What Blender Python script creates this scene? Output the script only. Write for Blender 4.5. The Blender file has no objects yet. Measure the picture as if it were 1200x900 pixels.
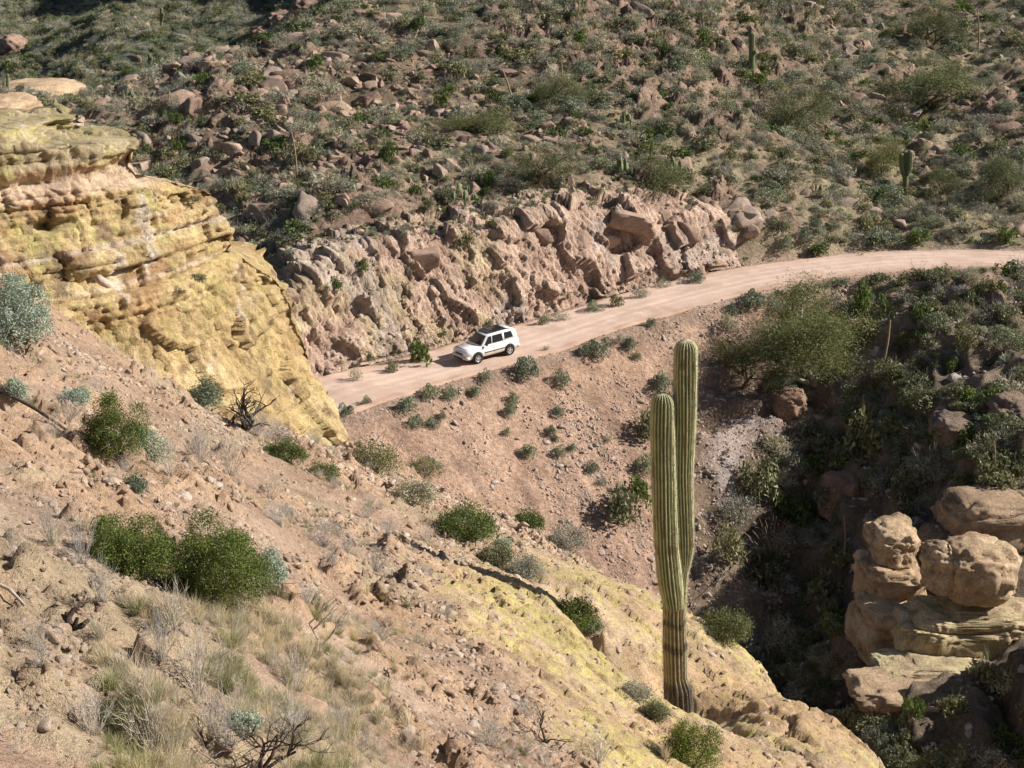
import bpy, bmesh, math, random
import numpy as np
from mathutils import Vector, Matrix
random.seed(7); rng = np.random.default_rng(7)
C = bpy.context.scene.collection
sc = bpy.context.scene

# ------------------------------------------------------------------ camera, light, exposure
CAM_Z = 50.0
HAZE = False
FPX = 1847.0
PITCH = math.radians(17.5)
cam_d = bpy.data.cameras.new('camera'); cam = bpy.data.objects.new('camera', cam_d); C.objects.link(cam)
cam_d.sensor_width = 36; cam_d.lens = FPX / 1200 * 36
cam_d.clip_start = 0.2; cam_d.clip_end = 3000
cam.location = (0, 0, CAM_Z); cam.rotation_euler = (math.pi / 2 - PITCH, 0, 0)
sc.camera = cam
SUN_EL = math.radians(34); SUN_AZ = math.radians(2.5)      # azimuth measured from +x towards +y
sv = Vector((math.cos(SUN_EL) * math.cos(SUN_AZ), math.cos(SUN_EL) * math.sin(SUN_AZ), math.sin(SUN_EL)))
sd = bpy.data.lights.new('sun', 'SUN'); so = bpy.data.objects.new('sun', sd); C.objects.link(so)
sd.energy = 5.0; sd.angle = math.radians(0.5); sd.color = (1.0, 0.955, 0.88)
so.rotation_euler = sv.to_track_quat('Z', 'Y').to_euler(); so.location = (60, 0, 110)
w = bpy.data.worlds.new('World'); sc.world = w; w.use_nodes = True
nt = w.node_tree; bg = nt.nodes['Background']
sk = nt.nodes.new('ShaderNodeTexSky'); sk.sky_type = 'NISHITA'; sk.sun_disc = False
sk.sun_elevation = SUN_EL; sk.sun_rotation = math.pi / 2 - SUN_AZ
nt.links.new(sk.outputs[0], bg.inputs[0]); bg.inputs[1].default_value = 0.05
sc.view_settings.view_transform = 'Standard'; sc.view_settings.look = 'None'
sc.view_settings.exposure = 0.68; sc.view_settings.gamma = 1
try:
    sc.cycles.max_bounces = 5; sc.cycles.diffuse_bounces = 2; sc.cycles.transparent_max_bounces = 6
except Exception: pass

# ------------------------------------------------------------------ helpers: rays, noise, interpolation
def ray(px, py):
    u = (np.asarray(px, float) - 600) / FPX; v = (450 - np.asarray(py, float)) / FPX
    return u, math.cos(PITCH) + v * math.sin(PITCH), -math.sin(PITCH) + v * math.cos(PITCH)
def P(px, py, Y):
    """the point seen at photo position (px, py) that stands Y metres ahead"""
    a, b, c = ray(px, py); k = Y / b
    return np.array([a * k, Y, CAM_Z + c * k])
def proj(x, y, z):
    z = z - CAM_Z
    d = y * math.cos(PITCH) - z * math.sin(PITCH); up = y * math.sin(PITCH) + z * math.cos(PITCH)
    return 600 + FPX * x / d, 450 - FPX * up / d, d
def h3(ix, iy, iz, seed=0):
    h = (ix.astype(np.int64) * 374761393 + iy.astype(np.int64) * 668265263 + iz.astype(np.int64) * 2147483647 + seed * 974634777) & 0xffffffff
    h = ((h ^ (h >> 13)) * 1274126177) & 0xffffffff
    h = ((h ^ (h >> 15)) * 2246822519) & 0xffffffff
    return ((h ^ (h >> 16)) & 0xffffff) / float(0xffffff)
def vnoise(x, y, z=None, seed=0):
    if z is None:
        ix = np.floor(x); iy = np.floor(y); fx = x - ix; fy = y - iy
        fx = fx * fx * (3 - 2 * fx); fy = fy * fy * (3 - 2 * fy); o = np.zeros_like(ix)
        a = h3(ix, iy, o, seed); b = h3(ix + 1, iy, o, seed); c = h3(ix, iy + 1, o, seed); d = h3(ix + 1, iy + 1, o, seed)
        return (a + (b - a) * fx) * (1 - fy) + (c + (d - c) * fx) * fy
    iz = np.floor(z); fz = z - iz; fz = fz * fz * (3 - 2 * fz)
    ix = np.floor(x); iy = np.floor(y); fx = x - ix; fy = y - iy
    fx = fx * fx * (3 - 2 * fx); fy = fy * fy * (3 - 2 * fy)
    r = []
    for k in (0, 1):
        a = h3(ix, iy, iz + k, seed); b = h3(ix + 1, iy, iz + k, seed); c = h3(ix, iy + 1, iz + k, seed); d = h3(ix + 1, iy + 1, iz + k, seed)
        r.append((a + (b - a) * fx) * (1 - fy) + (c + (d - c) * fx) * fy)
    return r[0] * (1 - fz) + r[1] * fz
def fbm(x, y, z=None, octs=4, seed=0, gain=0.5):
    """roughly -1..1"""
    s = 0; a = 1; t = 0
    for o in range(octs):
        s = s + a * (vnoise(x, y, z, seed + o) * 2 - 1); t += a; a *= gain
        x = x * 2.03 + 7.1; y = y * 2.03 + 3.7
        if z is not None: z = z * 2.03 + 1.9
    return s / t * 1.5
def cells(x, y, z, seed=0, jit=0.9, box=False):
    """cellular noise: nearest distance, edge distance, random value and offset vector of the nearest cell"""
    ix = np.floor(x); iy = np.floor(y); iz = np.floor(z)
    d1 = np.full(x.shape, 9.0); d2 = np.full(x.shape, 9.0); rv = np.zeros(x.shape)
    ox = np.zeros(x.shape); oy = np.zeros(x.shape); oz = np.zeros(x.shape)
    for a in (-1, 0, 1):
        for b in (-1, 0, 1):
            for c in (-1, 0, 1):
                X = ix + a; Y = iy + b; Z = iz + c
                dx = X + .5 + (h3(X, Y, Z, seed) - .5) * jit - x; dy = Y + .5 + (h3(X, Y, Z, seed + 11) - .5) * jit - y
                dz = Z + .5 + (h3(X, Y, Z, seed + 23) - .5) * jit - z
                d = (np.maximum(np.maximum(abs(dx), abs(dy)), abs(dz)) + .25 * (abs(dx) + abs(dy) + abs(dz))) if box else np.sqrt(dx * dx + dy * dy + dz * dz)
                n = d < d1
                d2 = np.where(n, d1, np.minimum(d2, d)); d1 = np.where(n, d, d1)
                rv = np.where(n, h3(X, Y, Z, seed + 37), rv)
                ox = np.where(n, dx, ox); oy = np.where(n, dy, oy); oz = np.where(n, dz, oz)
    return d1, d2 - d1, rv, ox, oy, oz
def beds(b, h, thick, width, seed, wob=0.):
    """layered rock: an offset per bed and per block, and the distance to the joint next to it"""
    q = b / thick + wob; i = np.floor(q); f = q - i; o = np.zeros_like(i); off = h3(i, o, o, seed)
    ww = width * (.6 + .9 * h3(i, o, o, seed + 1)); p = h / ww + 7 * h3(i, o, o, seed + 2); k = np.floor(p); g = p - k
    return off, h3(i, k, o, seed + 3), np.minimum(np.minimum(f, 1 - f) * thick, 9), np.minimum(g, 1 - g) * ww
def smooth(a, b, x):
    t = np.clip((x - a) / (b - a), 0, 1); return t * t * (3 - 2 * t)
class TPS:
    def __init__(s, pts, lam=0.0):
        p = np.array(pts, float); s.p = p[:, :2]; n = len(p)
        K = s.k(np.linalg.norm(s.p[:, None] - s.p[None], axis=2)) + lam * np.eye(n)
        Q = np.hstack([np.ones((n, 1)), s.p]); A = np.zeros((n + 3, n + 3)); A[:n, :n] = K; A[:n, n:] = Q; A[n:, :n] = Q.T
        s.w = np.linalg.solve(A, np.concatenate([p[:, 2], np.zeros(3)]))
    def k(s, r): return np.sqrt(r * r + 1.5)
    def __call__(s, x, y):
        o = s.w[-3] + s.w[-2] * x + s.w[-1] * y
        for (a, b), c in zip(s.p, s.w[:-3]): o = o + c * s.k(np.hypot(x - a, y - b))
        return o
def polydist(poly, x, y):
    """signed distance (left side of the line positive), arc length and nearest segment parameter"""
    best = np.full(x.shape, 1e9); sg = np.zeros(x.shape); arc = np.zeros(x.shape); acc = 0
    for (a, b) in zip(poly[:-1], poly[1:]):
        dx, dy = b[0] - a[0], b[1] - a[1]; L = math.hypot(dx, dy)
        t = np.clip(((x - a[0]) * dx + (y - a[1]) * dy) / (L * L), 0, 1)
        d = np.hypot(x - a[0] - t * dx, y - a[1] - t * dy); n = d < best
        cr = dx * (y - a[1]) - dy * (x - a[0])
        best = np.where(n, d, best); sg = np.where(n, np.sign(cr), sg); arc = np.where(n, acc + t * L, arc); acc += L
    return best * np.where(sg == 0, 1, sg), arc
def catmull(pts, step=1.0):
    p = [np.array(q, float) for q in pts]; p = [2 * p[0] - p[1]] + p + [2 * p[-1] - p[-2]]; out = []
    for i in range(1, len(p) - 2):
        n = max(1, int(np.linalg.norm(p[i + 1] - p[i]) / step))
        for k in range(n):
            t = k / n
            out.append(.5 * (2 * p[i] + (p[i + 1] - p[i - 1]) * t + (2 * p[i - 1] - 5 * p[i] + 4 * p[i + 1] - p[i + 2]) * t * t + (3 * p[i] - p[i - 1] - 3 * p[i + 1] + p[i + 2]) * t ** 3))
    out.append(p[-2]); return np.array(out)

# ------------------------------------------------------------------ the lie of the land
ROAD = catmull([P(150, 560, 84), P(280, 512, 90), P(395, 462, 96), P(490, 436, 100.5), P(600, 405, 105.5), P(760, 356, 113.5), P(900, 323, 119), P(1050, 306, 121.5), P(1200, 305, 119.5), P(1330, 312, 115), P(1500, 330, 106), P(1700, 350, 96)], 1.0)
RW = 3.38
road_xy = ROAD[:, :2]; road_arc = np.concatenate([[0], np.cumsum(np.linalg.norm(np.diff(road_xy, axis=0), axis=1))])
def road_z(arc): return np.interp(arc, road_arc, ROAD[:, 2])

H_pts = [P(*q) for q in [
    (330, 330, 103.5), (400, 298, 105), (500, 285, 109), (600, 268, 114), (700, 250, 119), (780, 243, 123), (850, 240, 126), (930, 262, 128), (1010, 280, 128), (1200, 285, 126), (1330, 290, 122),
    (1100, 230, 136), (1100, 150, 153), (1100, 60, 176), (1100, 0, 193), (1250, 230, 136), (1250, 120, 160), (1250, 0, 190), (1450, 230, 135), (1450, 60, 170),
    (900, 200, 135), (900, 110, 154), (900, 0, 182), (700, 200, 127), (700, 110, 142), (700, 0, 165), (500, 210, 122), (500, 110, 140), (500, 0, 163),
    (400, 230, 117), (400, 120, 138), (430, 5, 160), (350, 45, 152), (300, 150, 132), (200, 90, 148), (100, 135, 142), (180, 200, 128), (280, 292, 112), (240, 250, 118),
    (20, 190, 128), (150, 330, 108)]] + [P(700, -120, 200), P(1000, -120, 225), P(1300, -120, 225), P(480, -60, 190)]
H = TPS(H_pts)
CREST = catmull([P(-250, 175, 140), P(0, 150, 143), P(100, 132, 144), P(200, 90, 149), P(350, 45, 153), P(430, 3, 162), P(470, -40, 178), P(560, -120, 215)], 3)[:, :2]
D = TPS([P(*q) for q in [(0, 150, 290), (100, 140, 275), (250, 120, 255), (400, 90, 236), (600, 70, 232), (0, 60, 410), (150, 60, 345), (300, 40, 280), (150, 0, 390), (400, 0, 275), (0, 0, 480),
     (150, -80, 470), (400, -80, 370), (-200, 100, 400), (-200, 0, 560), (700, 0, 330), (900, -30, 360)]] + [(-60, 205, CAM_Z - 36), (-10, 205, CAM_Z - 36), (-110, 200, CAM_Z - 34), (40, 230, CAM_Z - 30), (90, 290, CAM_Z + 60), (105, 380, CAM_Z + 115), (120, 470, CAM_Z + 150), (0, 760, CAM_Z + 70), (-400, 800, CAM_Z + 60), (300, 620, CAM_Z + 60)])  # includes an unseen mountain added to throw shade over the far slope
G_pts = [P(*q) for q in [
    (1200, 345, 112), (1050, 350, 114), (1200, 400, 104.5), (1200, 450, 98), (1200, 540, 88), (1100, 400, 107), (1100, 450, 100.5), (1100, 540, 94), (1010, 370, 113), (1000, 430, 108),
    (960, 470, 106.5), (900, 540, 104), (860, 600, 101), (870, 650, 97), (920, 700, 92), (960, 760, 87), (1000, 850, 79), (1030, 620, 93), (1000, 540, 100.5),
    (1040, 690, 83), (1090, 640, 82), (1200, 635, 82), (1060, 820, 70), (1200, 760, 73.5), (1130, 800, 69), (1050, 890, 66), (1200, 830, 60), (1200, 900, 52), (1120, 900, 58), (1300, 700, 70), (1350, 500, 90)]]
z0 = CAM_Z
G_pts += [(0, 65, z0 - 40), (-12, 75, z0 - 38.5), (-5, 86, z0 - 39), (8, 76, z0 - 43), (15, 60, z0 - 46), (5, 50, z0 - 43), (17, 46, z0 - 47), (-25, 70, z0 - 38), (-45, 80, z0 - 36), (-20, 84, z0 - 38.5),
          (48, 100, z0 - 29.5), (54, 76, z0 - 23), (44, 58, z0 - 22), (60, 112, z0 - 27.5), (75, 75, z0 - 13), (70, 50, z0 - 4), (40, 40, z0 - 20), (14, 30, z0 - 46), (18, 15, z0 - 46), (60, 20, z0 - 5), (20, -10, z0 - 46), (-60, 60, z0 - 30)]  # unseen rising ground past the frame edge, shaped to shade the gully
G_pts += [(32, 76, z0 - 38.5), (37, 72, z0 - 38), (33, 66, z0 - 40), (36, 84, z0 - 36.5), (42, 78, z0 - 33)]  # unseen hollow, lowered so the sun reaches the outcrops
G = TPS(G_pts)
def H_full(x, y):
    h = H(x, y)
    dc, _ = polydist(CREST, x, y)
    h = h - np.where(dc > 0, np.sqrt(dc * dc + 9) - 3, 0) * .75
    return np.maximum(h, D(x, y))
def B_base(x, y):
    """height of the land behind and below the slope we stand on; also the signed distance from the road axis"""
    d, arc = polydist(road_xy, x, y); rz = road_z(arc)
    hup = H_full(x, y); hlo = G(x, y)
    px = 600 + FPX * x / np.maximum(y * .95 + 9, 1)
    cutf = 1 - smooth(905, 990, px)                           # right of there no cut, a gentle verge
    up = rz + np.minimum(np.maximum(d - RW - .5, 0) * (.55 + cutf * 1.6), 400)
    h_up = np.minimum(up, np.maximum(hup, rz + .05 + .2 * (d - RW) * (1 - cutf)))
    lowf = smooth(1010, 1110, px)
    s = np.maximum(-d - RW - .4, 0)
    h_lo = np.maximum(rz - .12 * np.minimum(s, 1) - .74 * s, np.minimum(hlo, rz - .2 * s))
    return np.where(d > 0, np.where(d > RW + .5, h_up, rz), np.where(s > 0, h_lo, rz)), d, arc, px
F_pts = [P(*q) for q in [
    (0, 900, 9), (250, 900, 11.3), (450, 900, 14.5), (600, 900, 17.5), (750, 900, 21), (880, 900, 24.3), (1000, 900, 27), (0, 750, 12), (200, 750, 14.2), (400, 750, 20), (0, 600, 17), (150, 640, 17.5), (0, 450, 27), (100, 520, 24.5),
    (0, 330, 36.5), (60, 370, 36.5), (150, 430, 37.5), (250, 485, 39.5), (330, 520, 42), (398, 530, 45.5), (200, 600, 22), (300, 620, 24), (300, 540, 33), (200, 500, 32), (400, 620, 30), (400, 700, 24.5), (500, 650, 31), (480, 580, 38),
    (560, 615, 39), (500, 800, 20.5), (560, 720, 26), (640, 700, 29.5), (720, 790, 26), (640, 800, 23), (740, 860, 24), (640, 645, 37), (600, 660, 33.5), (700, 690, 33), (760, 760, 31.5), (790, 845, 29.8), (850, 850, 28.6), (900, 820, 29.6),
    (850, 745, 34.5), (800, 715, 36), (740, 690, 38), (930, 830, 30.5), (620, 622, 42)]]
F_pts += [(0, 0, z0 - 2.2), (-6, 3, z0 - 2.2), (6, 3, z0 - 6.5), (-14, 10, z0 + .5), (-20, 25, z0 - 2.5), (-24, 35, z0 - 3), (10, 12, z0 - 14), (12, 2, z0 - 13), (-10, -8, z0 - 1), (8, -8, z0 - 8), (-14, 50, z0 - 14), (-22, 48, z0 - 9)]
F = TPS(F_pts)
EDGE = catmull([(-60, 60, 0), (-20, 54, 0)] + [P(*q) * [1, 1, 0] for q in [(330, 480, 52), (398, 512, 49.5), (470, 560, 46.5), (560, 600, 43.5), (640, 622, 41.5), (700, 655, 39.5), (760, 690, 37.5), (850, 740, 35), (900, 785, 32.5), (950, 840, 30), (1000, 900, 27.3), (1060, 1000, 22)]] + [(9.5, 12, 0), (11, 2, 0), (12, -12, 0)], 1.0)[:, :2]
FOLD = catmull([P(*q) * [1, 1, 0] for q in [(470, 625, 34), (540, 650, 33.6), (600, 677, 32.2), (660, 713, 31.0), (710, 754, 29.8), (740, 794, 29.0), (775, 834, 28.6), (800, 870, 28)]], .6)[:, :2]
def F_base(x, y):
    h = F(x, y)
    d, _ = polydist(FOLD, x, y); _, arc = polydist(FOLD, x, y); L = 9.5
    dep = .12 + .25 * smooth(1, 5, arc) + .95 * smooth(4, L, arc)
    wn = np.where(d > 0, .5 + .45 * smooth(4, L, arc), .28)      # gentle on the far side, abrupt on the near one
    h = h - dep * np.exp(-(d / wn) ** 2) * smooth(-.1, 1.0, arc + .1)
    e, _ = polydist(EDGE, x, y)
    e2 = e + .9 * fbm(x * .35, y * .35, octs=3, seed=5)
    h = h - np.where(e2 > 0, 1.5 * (np.sqrt(e2 * e2 + .5) - .7), 0)
    return h, e, d

# ------------------------------------------------------------------ helpers: objects and materials
def link(o, parent=None):
    C.objects.link(o)
    if parent is not None: o.parent = parent
    return o
def np_mesh(name, V, Fc, mats, col=None, smooth_=True, midx=None):
    """mesh from numpy vertices and equal-sized faces (triangles or quads)"""
    me = bpy.data.meshes.new(name); V = np.asarray(V, np.float32); Fc = np.asarray(Fc, np.int32); k = Fc.shape[1]
    me.vertices.add(len(V)); me.vertices.foreach_set('co', V.ravel())
    me.loops.add(Fc.size); me.loops.foreach_set('vertex_index', Fc.ravel())
    me.polygons.add(len(Fc)); me.polygons.foreach_set('loop_start', np.arange(0, Fc.size, k, dtype=np.int32))
    try: me.polygons.foreach_set('loop_total', np.full(len(Fc), k, np.int32))
    except Exception: pass
    if smooth_: me.polygons.foreach_set('use_smooth', np.ones(len(Fc), bool))
    if midx is not None: me.polygons.foreach_set('material_index', np.asarray(midx, np.int32))
    if col is not None:
        a = me.color_attributes.new('Col', 'FLOAT_COLOR', 'POINT')
        c = np.ones((len(V), 4), np.float32); c[:, :3] = col; a.data.foreach_set('color', c.ravel())
    for m in (mats if isinstance(mats, (list, tuple)) else [mats]): me.materials.append(m)
    me.update(calc_edges=True); me.validate(verbose=False)
    return me
def obj(name, me, parent=None, loc=None, rot=None, scale=None):
    o = bpy.data.objects.new(name, me); link(o, parent)
    if loc is not None: o.location = loc
    if rot is not None: o.rotation_euler = rot
    if scale is not None: o.scale = scale if hasattr(scale, '__len__') else (scale,) * 3
    return o
def tag(o, label=None, cat=None, group=None, kind=None):
    for k, v in (('label', label), ('category', cat), ('group', group), ('kind', kind)):
        if v: o[k] = v
    return o
def empty(name, loc, label, cat, group=None, rz=0, scale=1):
    o = bpy.data.objects.new(name, None); link(o); o.empty_display_size = .2; o.location = loc; o.rotation_euler = (0, 0, rz); o.scale = (scale,) * 3
    return tag(o, label, cat, group)

def nd(nt, typ, **kw):
    n = nt.nodes.new(typ)
    for k, v in kw.items():
        if k in ('operation', 'blend_type', 'data_type', 'attribute_name', 'feature', 'distance', 'interpolation_type', 'noise_dimensions', 'bands_direction', 'wave_type', 'attribute_type'): setattr(n, k, v)
        else: n.inputs[k].default_value = v
    return n
def base_mat(name, rough=.9, spec=.25):
    m = bpy.data.materials.new(name); m.use_nodes = True; nt = m.node_tree; b = nt.nodes['Principled BSDF']
    b.inputs['Roughness'].default_value = rough; b.inputs['Specular IOR Level'].default_value = spec
    return m, nt, b
def ramp(nt, fac, stops, interp='LINEAR'):
    r = nt.nodes.new('ShaderNodeValToRGB'); r.color_ramp.interpolation = interp
    while len(r.color_ramp.elements) > 1: r.color_ramp.elements.remove(r.color_ramp.elements[-1])
    r.color_ramp.elements[0].position = stops[0][0]; r.color_ramp.elements[0].color = (*stops[0][1], 1)
    for p, c in stops[1:]:
        e = r.color_ramp.elements.new(p); e.color = (*c, 1)
    nt.links.new(fac, r.inputs[0]); return r.outputs[0]
def mix(nt, mode, fac, a, b):
    m = nt.nodes.new('ShaderNodeMix'); m.data_type = 'RGBA'; m.blend_type = mode; m.clamp_factor = True
    for s, v in ((m.inputs[0], fac), (m.inputs[6], a), (m.inputs[7], b)):
        if isinstance(v, (int, float)): s.default_value = v
        elif isinstance(v, tuple): s.default_value = (*v, 1)
        else: nt.links.new(v, s)
    return m.outputs[2]
def noise(nt, co, scale, detail=4, rough=.6, dist=0.0):
    n = nd(nt, 'ShaderNodeTexNoise', Scale=scale, Detail=detail, Roughness=rough, Distortion=dist); nt.links.new(co, n.inputs['Vector']); return n.outputs[0]
def earth_mat(name, s1=1.3, s2=9.0, bump=.5, bdist=.06, lo=.72, hi=1.25, sp=.0, voro=None, vamp=.8):
    """colour from the mesh's own 'Col' (soil, lichen, stain), mottled and roughened by noise in metres"""
    m, nt, b = base_mat(name, .95, .15)
    tc = nd(nt, 'ShaderNodeTexCoord'); co = tc.outputs['Object']
    at = nd(nt, 'ShaderNodeAttribute', attribute_name='Col')
    n1 = noise(nt, co, s1, 6, .65); n2 = noise(nt, co, s2, 5, .7); n3 = noise(nt, co, s2 * 5, 3, .7)
    c = mix(nt, 'MULTIPLY', 1.0, at.outputs[0], ramp(nt, n1, [(.3, (lo, lo * .98, lo * .95)), (.7, (hi, hi * .99, hi * .97))]))
    c = mix(nt, 'MULTIPLY', 1.0, c, ramp(nt, n2, [(.32, (lo, lo, lo * 1.02)), (.68, (hi, hi, hi))]))
    c = mix(nt, 'MULTIPLY', .7, c, ramp(nt, n3, [(.35, (.7, .69, .68)), (.65, (1.25, 1.25, 1.25))]))
    nt.links.new(c, b.inputs['Base Color'])
    add = nd(nt, 'ShaderNodeMath', operation='ADD'); nt.links.new(n2, add.inputs[0])
    mu = nd(nt, 'ShaderNodeMath', operation='MULTIPLY'); nt.links.new(n3, mu.inputs[0]); mu.inputs[1].default_value = .45; nt.links.new(mu.outputs[0], add.inputs[1])
    hgt = add.outputs[0]
    if voro:
        v = nd(nt, 'ShaderNodeTexVoronoi', feature='F1', distance='CHEBYCHEV', Scale=voro); wv = nd(nt, 'ShaderNodeTexNoise', Scale=voro * .7, Detail=2); nt.links.new(co, wv.inputs['Vector']); wa = nt.nodes.new('ShaderNodeVectorMath'); wa.operation = 'MULTIPLY_ADD'; nt.links.new(wv.outputs['Color'], wa.inputs[0]); wa.inputs[1].default_value = (.6 / voro,) * 3; nt.links.new(co, wa.inputs[2]); nt.links.new(wa.outputs[0], v.inputs['Vector'])
        a2 = nd(nt, 'ShaderNodeMath', operation='SUBTRACT'); nt.links.new(hgt, a2.inputs[0])
        m3 = nd(nt, 'ShaderNodeMath', operation='MULTIPLY'); sc_ = nt.nodes.new('ShaderNodeSeparateColor'); nt.links.new(v.outputs['Color'], sc_.inputs[0]); nt.links.new(sc_.outputs[0], m3.inputs[0]); m3.inputs[1].default_value = vamp
        nt.links.new(m3.outputs[0], a2.inputs[1]); hgt = a2.outputs[0]
    bp = nd(nt, 'ShaderNodeBump', Strength=bump, Distance=bdist); nt.links.new(hgt, bp.inputs['Height']); nt.links.new(bp.outputs[0], b.inputs['Normal'])
    return m
def leaf_mat(name, cols, trans=.25, rough=.7):
    """leaf colour varied leaf by leaf (attribute 'Col' red channel) and plant by plant"""
    m, nt, b = base_mat(name, rough, .3)
    at = nd(nt, 'ShaderNodeAttribute', attribute_name='Col')
    sp = nt.nodes.new('ShaderNodeSeparateColor'); nt.links.new(at.outputs[0], sp.inputs[0])
    c = ramp(nt, sp.outputs[0], [(i / (len(cols) - 1), q) for i, q in enumerate(cols)])
    oi = nt.nodes.new('ShaderNodeObjectInfo')
    c = mix(nt, 'MULTIPLY', 1.0, c, ramp(nt, oi.outputs['Random'], [(0, (.72, .74, .76)), (.5, (1, 1, 1)), (1, (1.3, 1.2, 1.05))]))
    nt.links.new(c, b.inputs['Base Color'])
    if trans:
        tr = nt.nodes.new('ShaderNodeBsdfTranslucent'); nt.links.new(c, tr.inputs[0])
        mx = nt.nodes.new('ShaderNodeMixShader'); mx.inputs[0].default_value = trans
        nt.links.new(b.outputs[0], mx.inputs[1]); nt.links.new(tr.outputs[0], mx.inputs[2]); nt.links.new(mx.outputs[0], nt.nodes['Material Output'].inputs[0])
    return m
def plain_mat(name, col, rough=.6, spec=.4, metal=0, var=0, vs=8):
    m, nt, b = base_mat(name, rough, spec); b.inputs['Metallic'].default_value = metal
    if var:
        tc = nd(nt, 'ShaderNodeTexCoord'); n = noise(nt, tc.outputs['Object'], vs, 4)
        c = mix(nt, 'MULTIPLY', 1.0, (*col,), ramp(nt, n, [(.3, (1 - var,) * 3), (.7, (1 + var * .6,) * 3)])); nt.links.new(c, b.inputs['Base Color'])
    else: b.inputs['Base Color'].default_value = (*col, 1)
    return m

M_slope = earth_mat('pale_gravel_slope', .9, 11, 1.0, .085, .74, 1.24, voro=9, vamp=.7)
M_land = earth_mat('desert_ground', .45, 3.6, 1.0, .30, .70, 1.28, voro=3, vamp=.7)
M_cut = earth_mat('fractured_pink_rock', .6, 5, 1.0, .22, .70, 1.28, voro=2.6, vamp=1.1)
M_cliff = earth_mat('lichen_sandstone', .8, 7, 1.0, .13, .70, 1.28, voro=5, vamp=1.0)
M_road = earth_mat('packed_dirt_road', .5, 5, .35, .03, .93, 1.06)

# ------------------------------------------------------------------ land surfaces
def lerp3(a, b, t): return np.asarray(a) * (1 - t[:, None]) + np.asarray(b) * t[:, None]
def grid_faces(nx, ny):
    i = np.arange(nx * ny).reshape(ny, nx)
    return np.stack([i[:-1, :-1], i[:-1, 1:], i[1:, 1:], i[1:, :-1]], -1).reshape(-1, 4)
def sub_mesh(name, V, Fc, keep, mat, col):
    f = Fc[keep]; used = np.zeros(len(V), bool); used[f.ravel()] = True
    re = np.cumsum(used) - 1
    return np_mesh(name, V[used], re[f], mat, col[used])

# the slope in front
xs = np.concatenate([np.arange(-26, -14, .2), np.arange(-14, 9, .075), np.arange(9, 14, .15)])
ys = [-12.0]
while ys[-1] < 58: ys.append(ys[-1] + (.5 if ys[-1] < 6 else max(.06, min(.12, .0032 * ys[-1]))))
ys = np.array(ys); X, Y = np.meshgrid(xs, ys); fx = X.ravel(); fy = Y.ravel()
def dome_mask(x, y, z):
    """bare slickrock, patched with lichen, on the lower right of the slope"""
    px, py, _ = proj(x, y, z)
    n = 45 * fbm(x * .5, y * .5, octs=3, seed=51)
    return smooth(615, 700, py + .12 * n - .06 * (px - 600)) * smooth(0, 70, px + n - 455 - np.maximum(0, 640 - py) * .2 - np.maximum(0, py - 700) * .95) * smooth(-10, 14, y - 8)
def F_detail(x, y):
    h, e, fd = F_base(x, y)
    m = dome_mask(x, y, h)
    g = .20 * fbm(x * .45, y * .45, octs=4, seed=1) + .055 * fbm(x * 2.6, y * 2.6, octs=3, seed=9)
    # loose rubble lumps on the dirt
    d1, ed, rv, *_ = cells(x * 3.2, y * 3.2, np.zeros_like(x), 3)
    rub = np.maximum(0, .42 - d1) * (rv > .72) * .22
    d1, ed, rv2, *_ = cells(x * 7, y * 7, np.zeros_like(x), 4)
    rub = rub + np.maximum(0, .42 - d1) * (rv2 > .6) * .11
    # bedrock: bulging sheets, joints running down the fall line
    u = (x * .80 - y * .60); v = (x * .60 + y * .80)
    d1, ed, rv3, ox, oy, oz = cells(u * .55 + .4 * fbm(x * .6, y * .6, octs=2, seed=61), v * 1.25, np.zeros_like(x), 8, box=True)
    rock = .14 * fbm(u * .35, v * .5, octs=4, seed=21) + .16 * (rv3 - .5) + .16 * ox * (rv3 - .3) - .12 * np.exp(-(ed / .05) ** 2)
    d1, ed2, rv4, ox, *_ = cells(u * 1.5 + .5 * fbm(x, y, octs=2, seed=62), v * 3.4, np.zeros_like(x), 12, box=True)
    rock = rock + .07 * (rv4 - .5) + .10 * ox * (rv4 - .2) - .06 * np.exp(-(ed2 / .06) ** 2)
    d1, ed3, rv6, ox, *_ = cells(u * 4, v * 7, np.zeros_like(x), 13)
    rock = rock + .03 * (rv6 - .5) + .03 * ox
    # low ledges breaking out of the dirt at the lower left
    led = smooth(.10, .35, fbm(x * .5 + 3, y * .5, octs=3, seed=71) + .55 * np.exp(-((x + 4.2) / 1.5) ** 2 - ((y - 11.5) / 3) ** 2)) * (1 - m)
    d1, ed, rv5, ox, oy, oz = cells(x * 1.5 + .3 * y, y * 1.7, np.zeros_like(x), 15, box=True); d1, ed_, rv55, ox5, oy5, oz = cells(x * 4 + .3 * y, y * 4, np.zeros_like(x), 16, box=True)
    out = led * (.22 * rv5 + .30 * ox * (rv5 - .3) + .07 * rv55 + .12 * ox5 * rv55 + .04 - .05 * np.exp(-(ed / .05) ** 2))
    return h + g * (1 - .4 * m) + rub * (1 - m) * smooth(-.4, .3, fbm(x * .7, y * .7, octs=2, seed=14)) + rock * m + out, e, fd, m, led
fz, fe, fd, fm, fled = F_detail(fx, fy)
GRID_F = (xs, ys, np.where(fe > 3, -99.0, fz))
_bz = B_base(fx, fy)[0]
col = lerp3((.40, .275, .195), (.50, .365, .27), smooth(-.6, .6, fbm(fx * .4, fy * .4, octs=3, seed=31)))
col = lerp3(col, (.38, .26, .185), .7 * smooth(.1, .6, fbm(fx * 1.1, fy * 1.1, octs=3, seed=33)))
col = lerp3(col, (.51, .345, .225), fled * .8)
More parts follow.
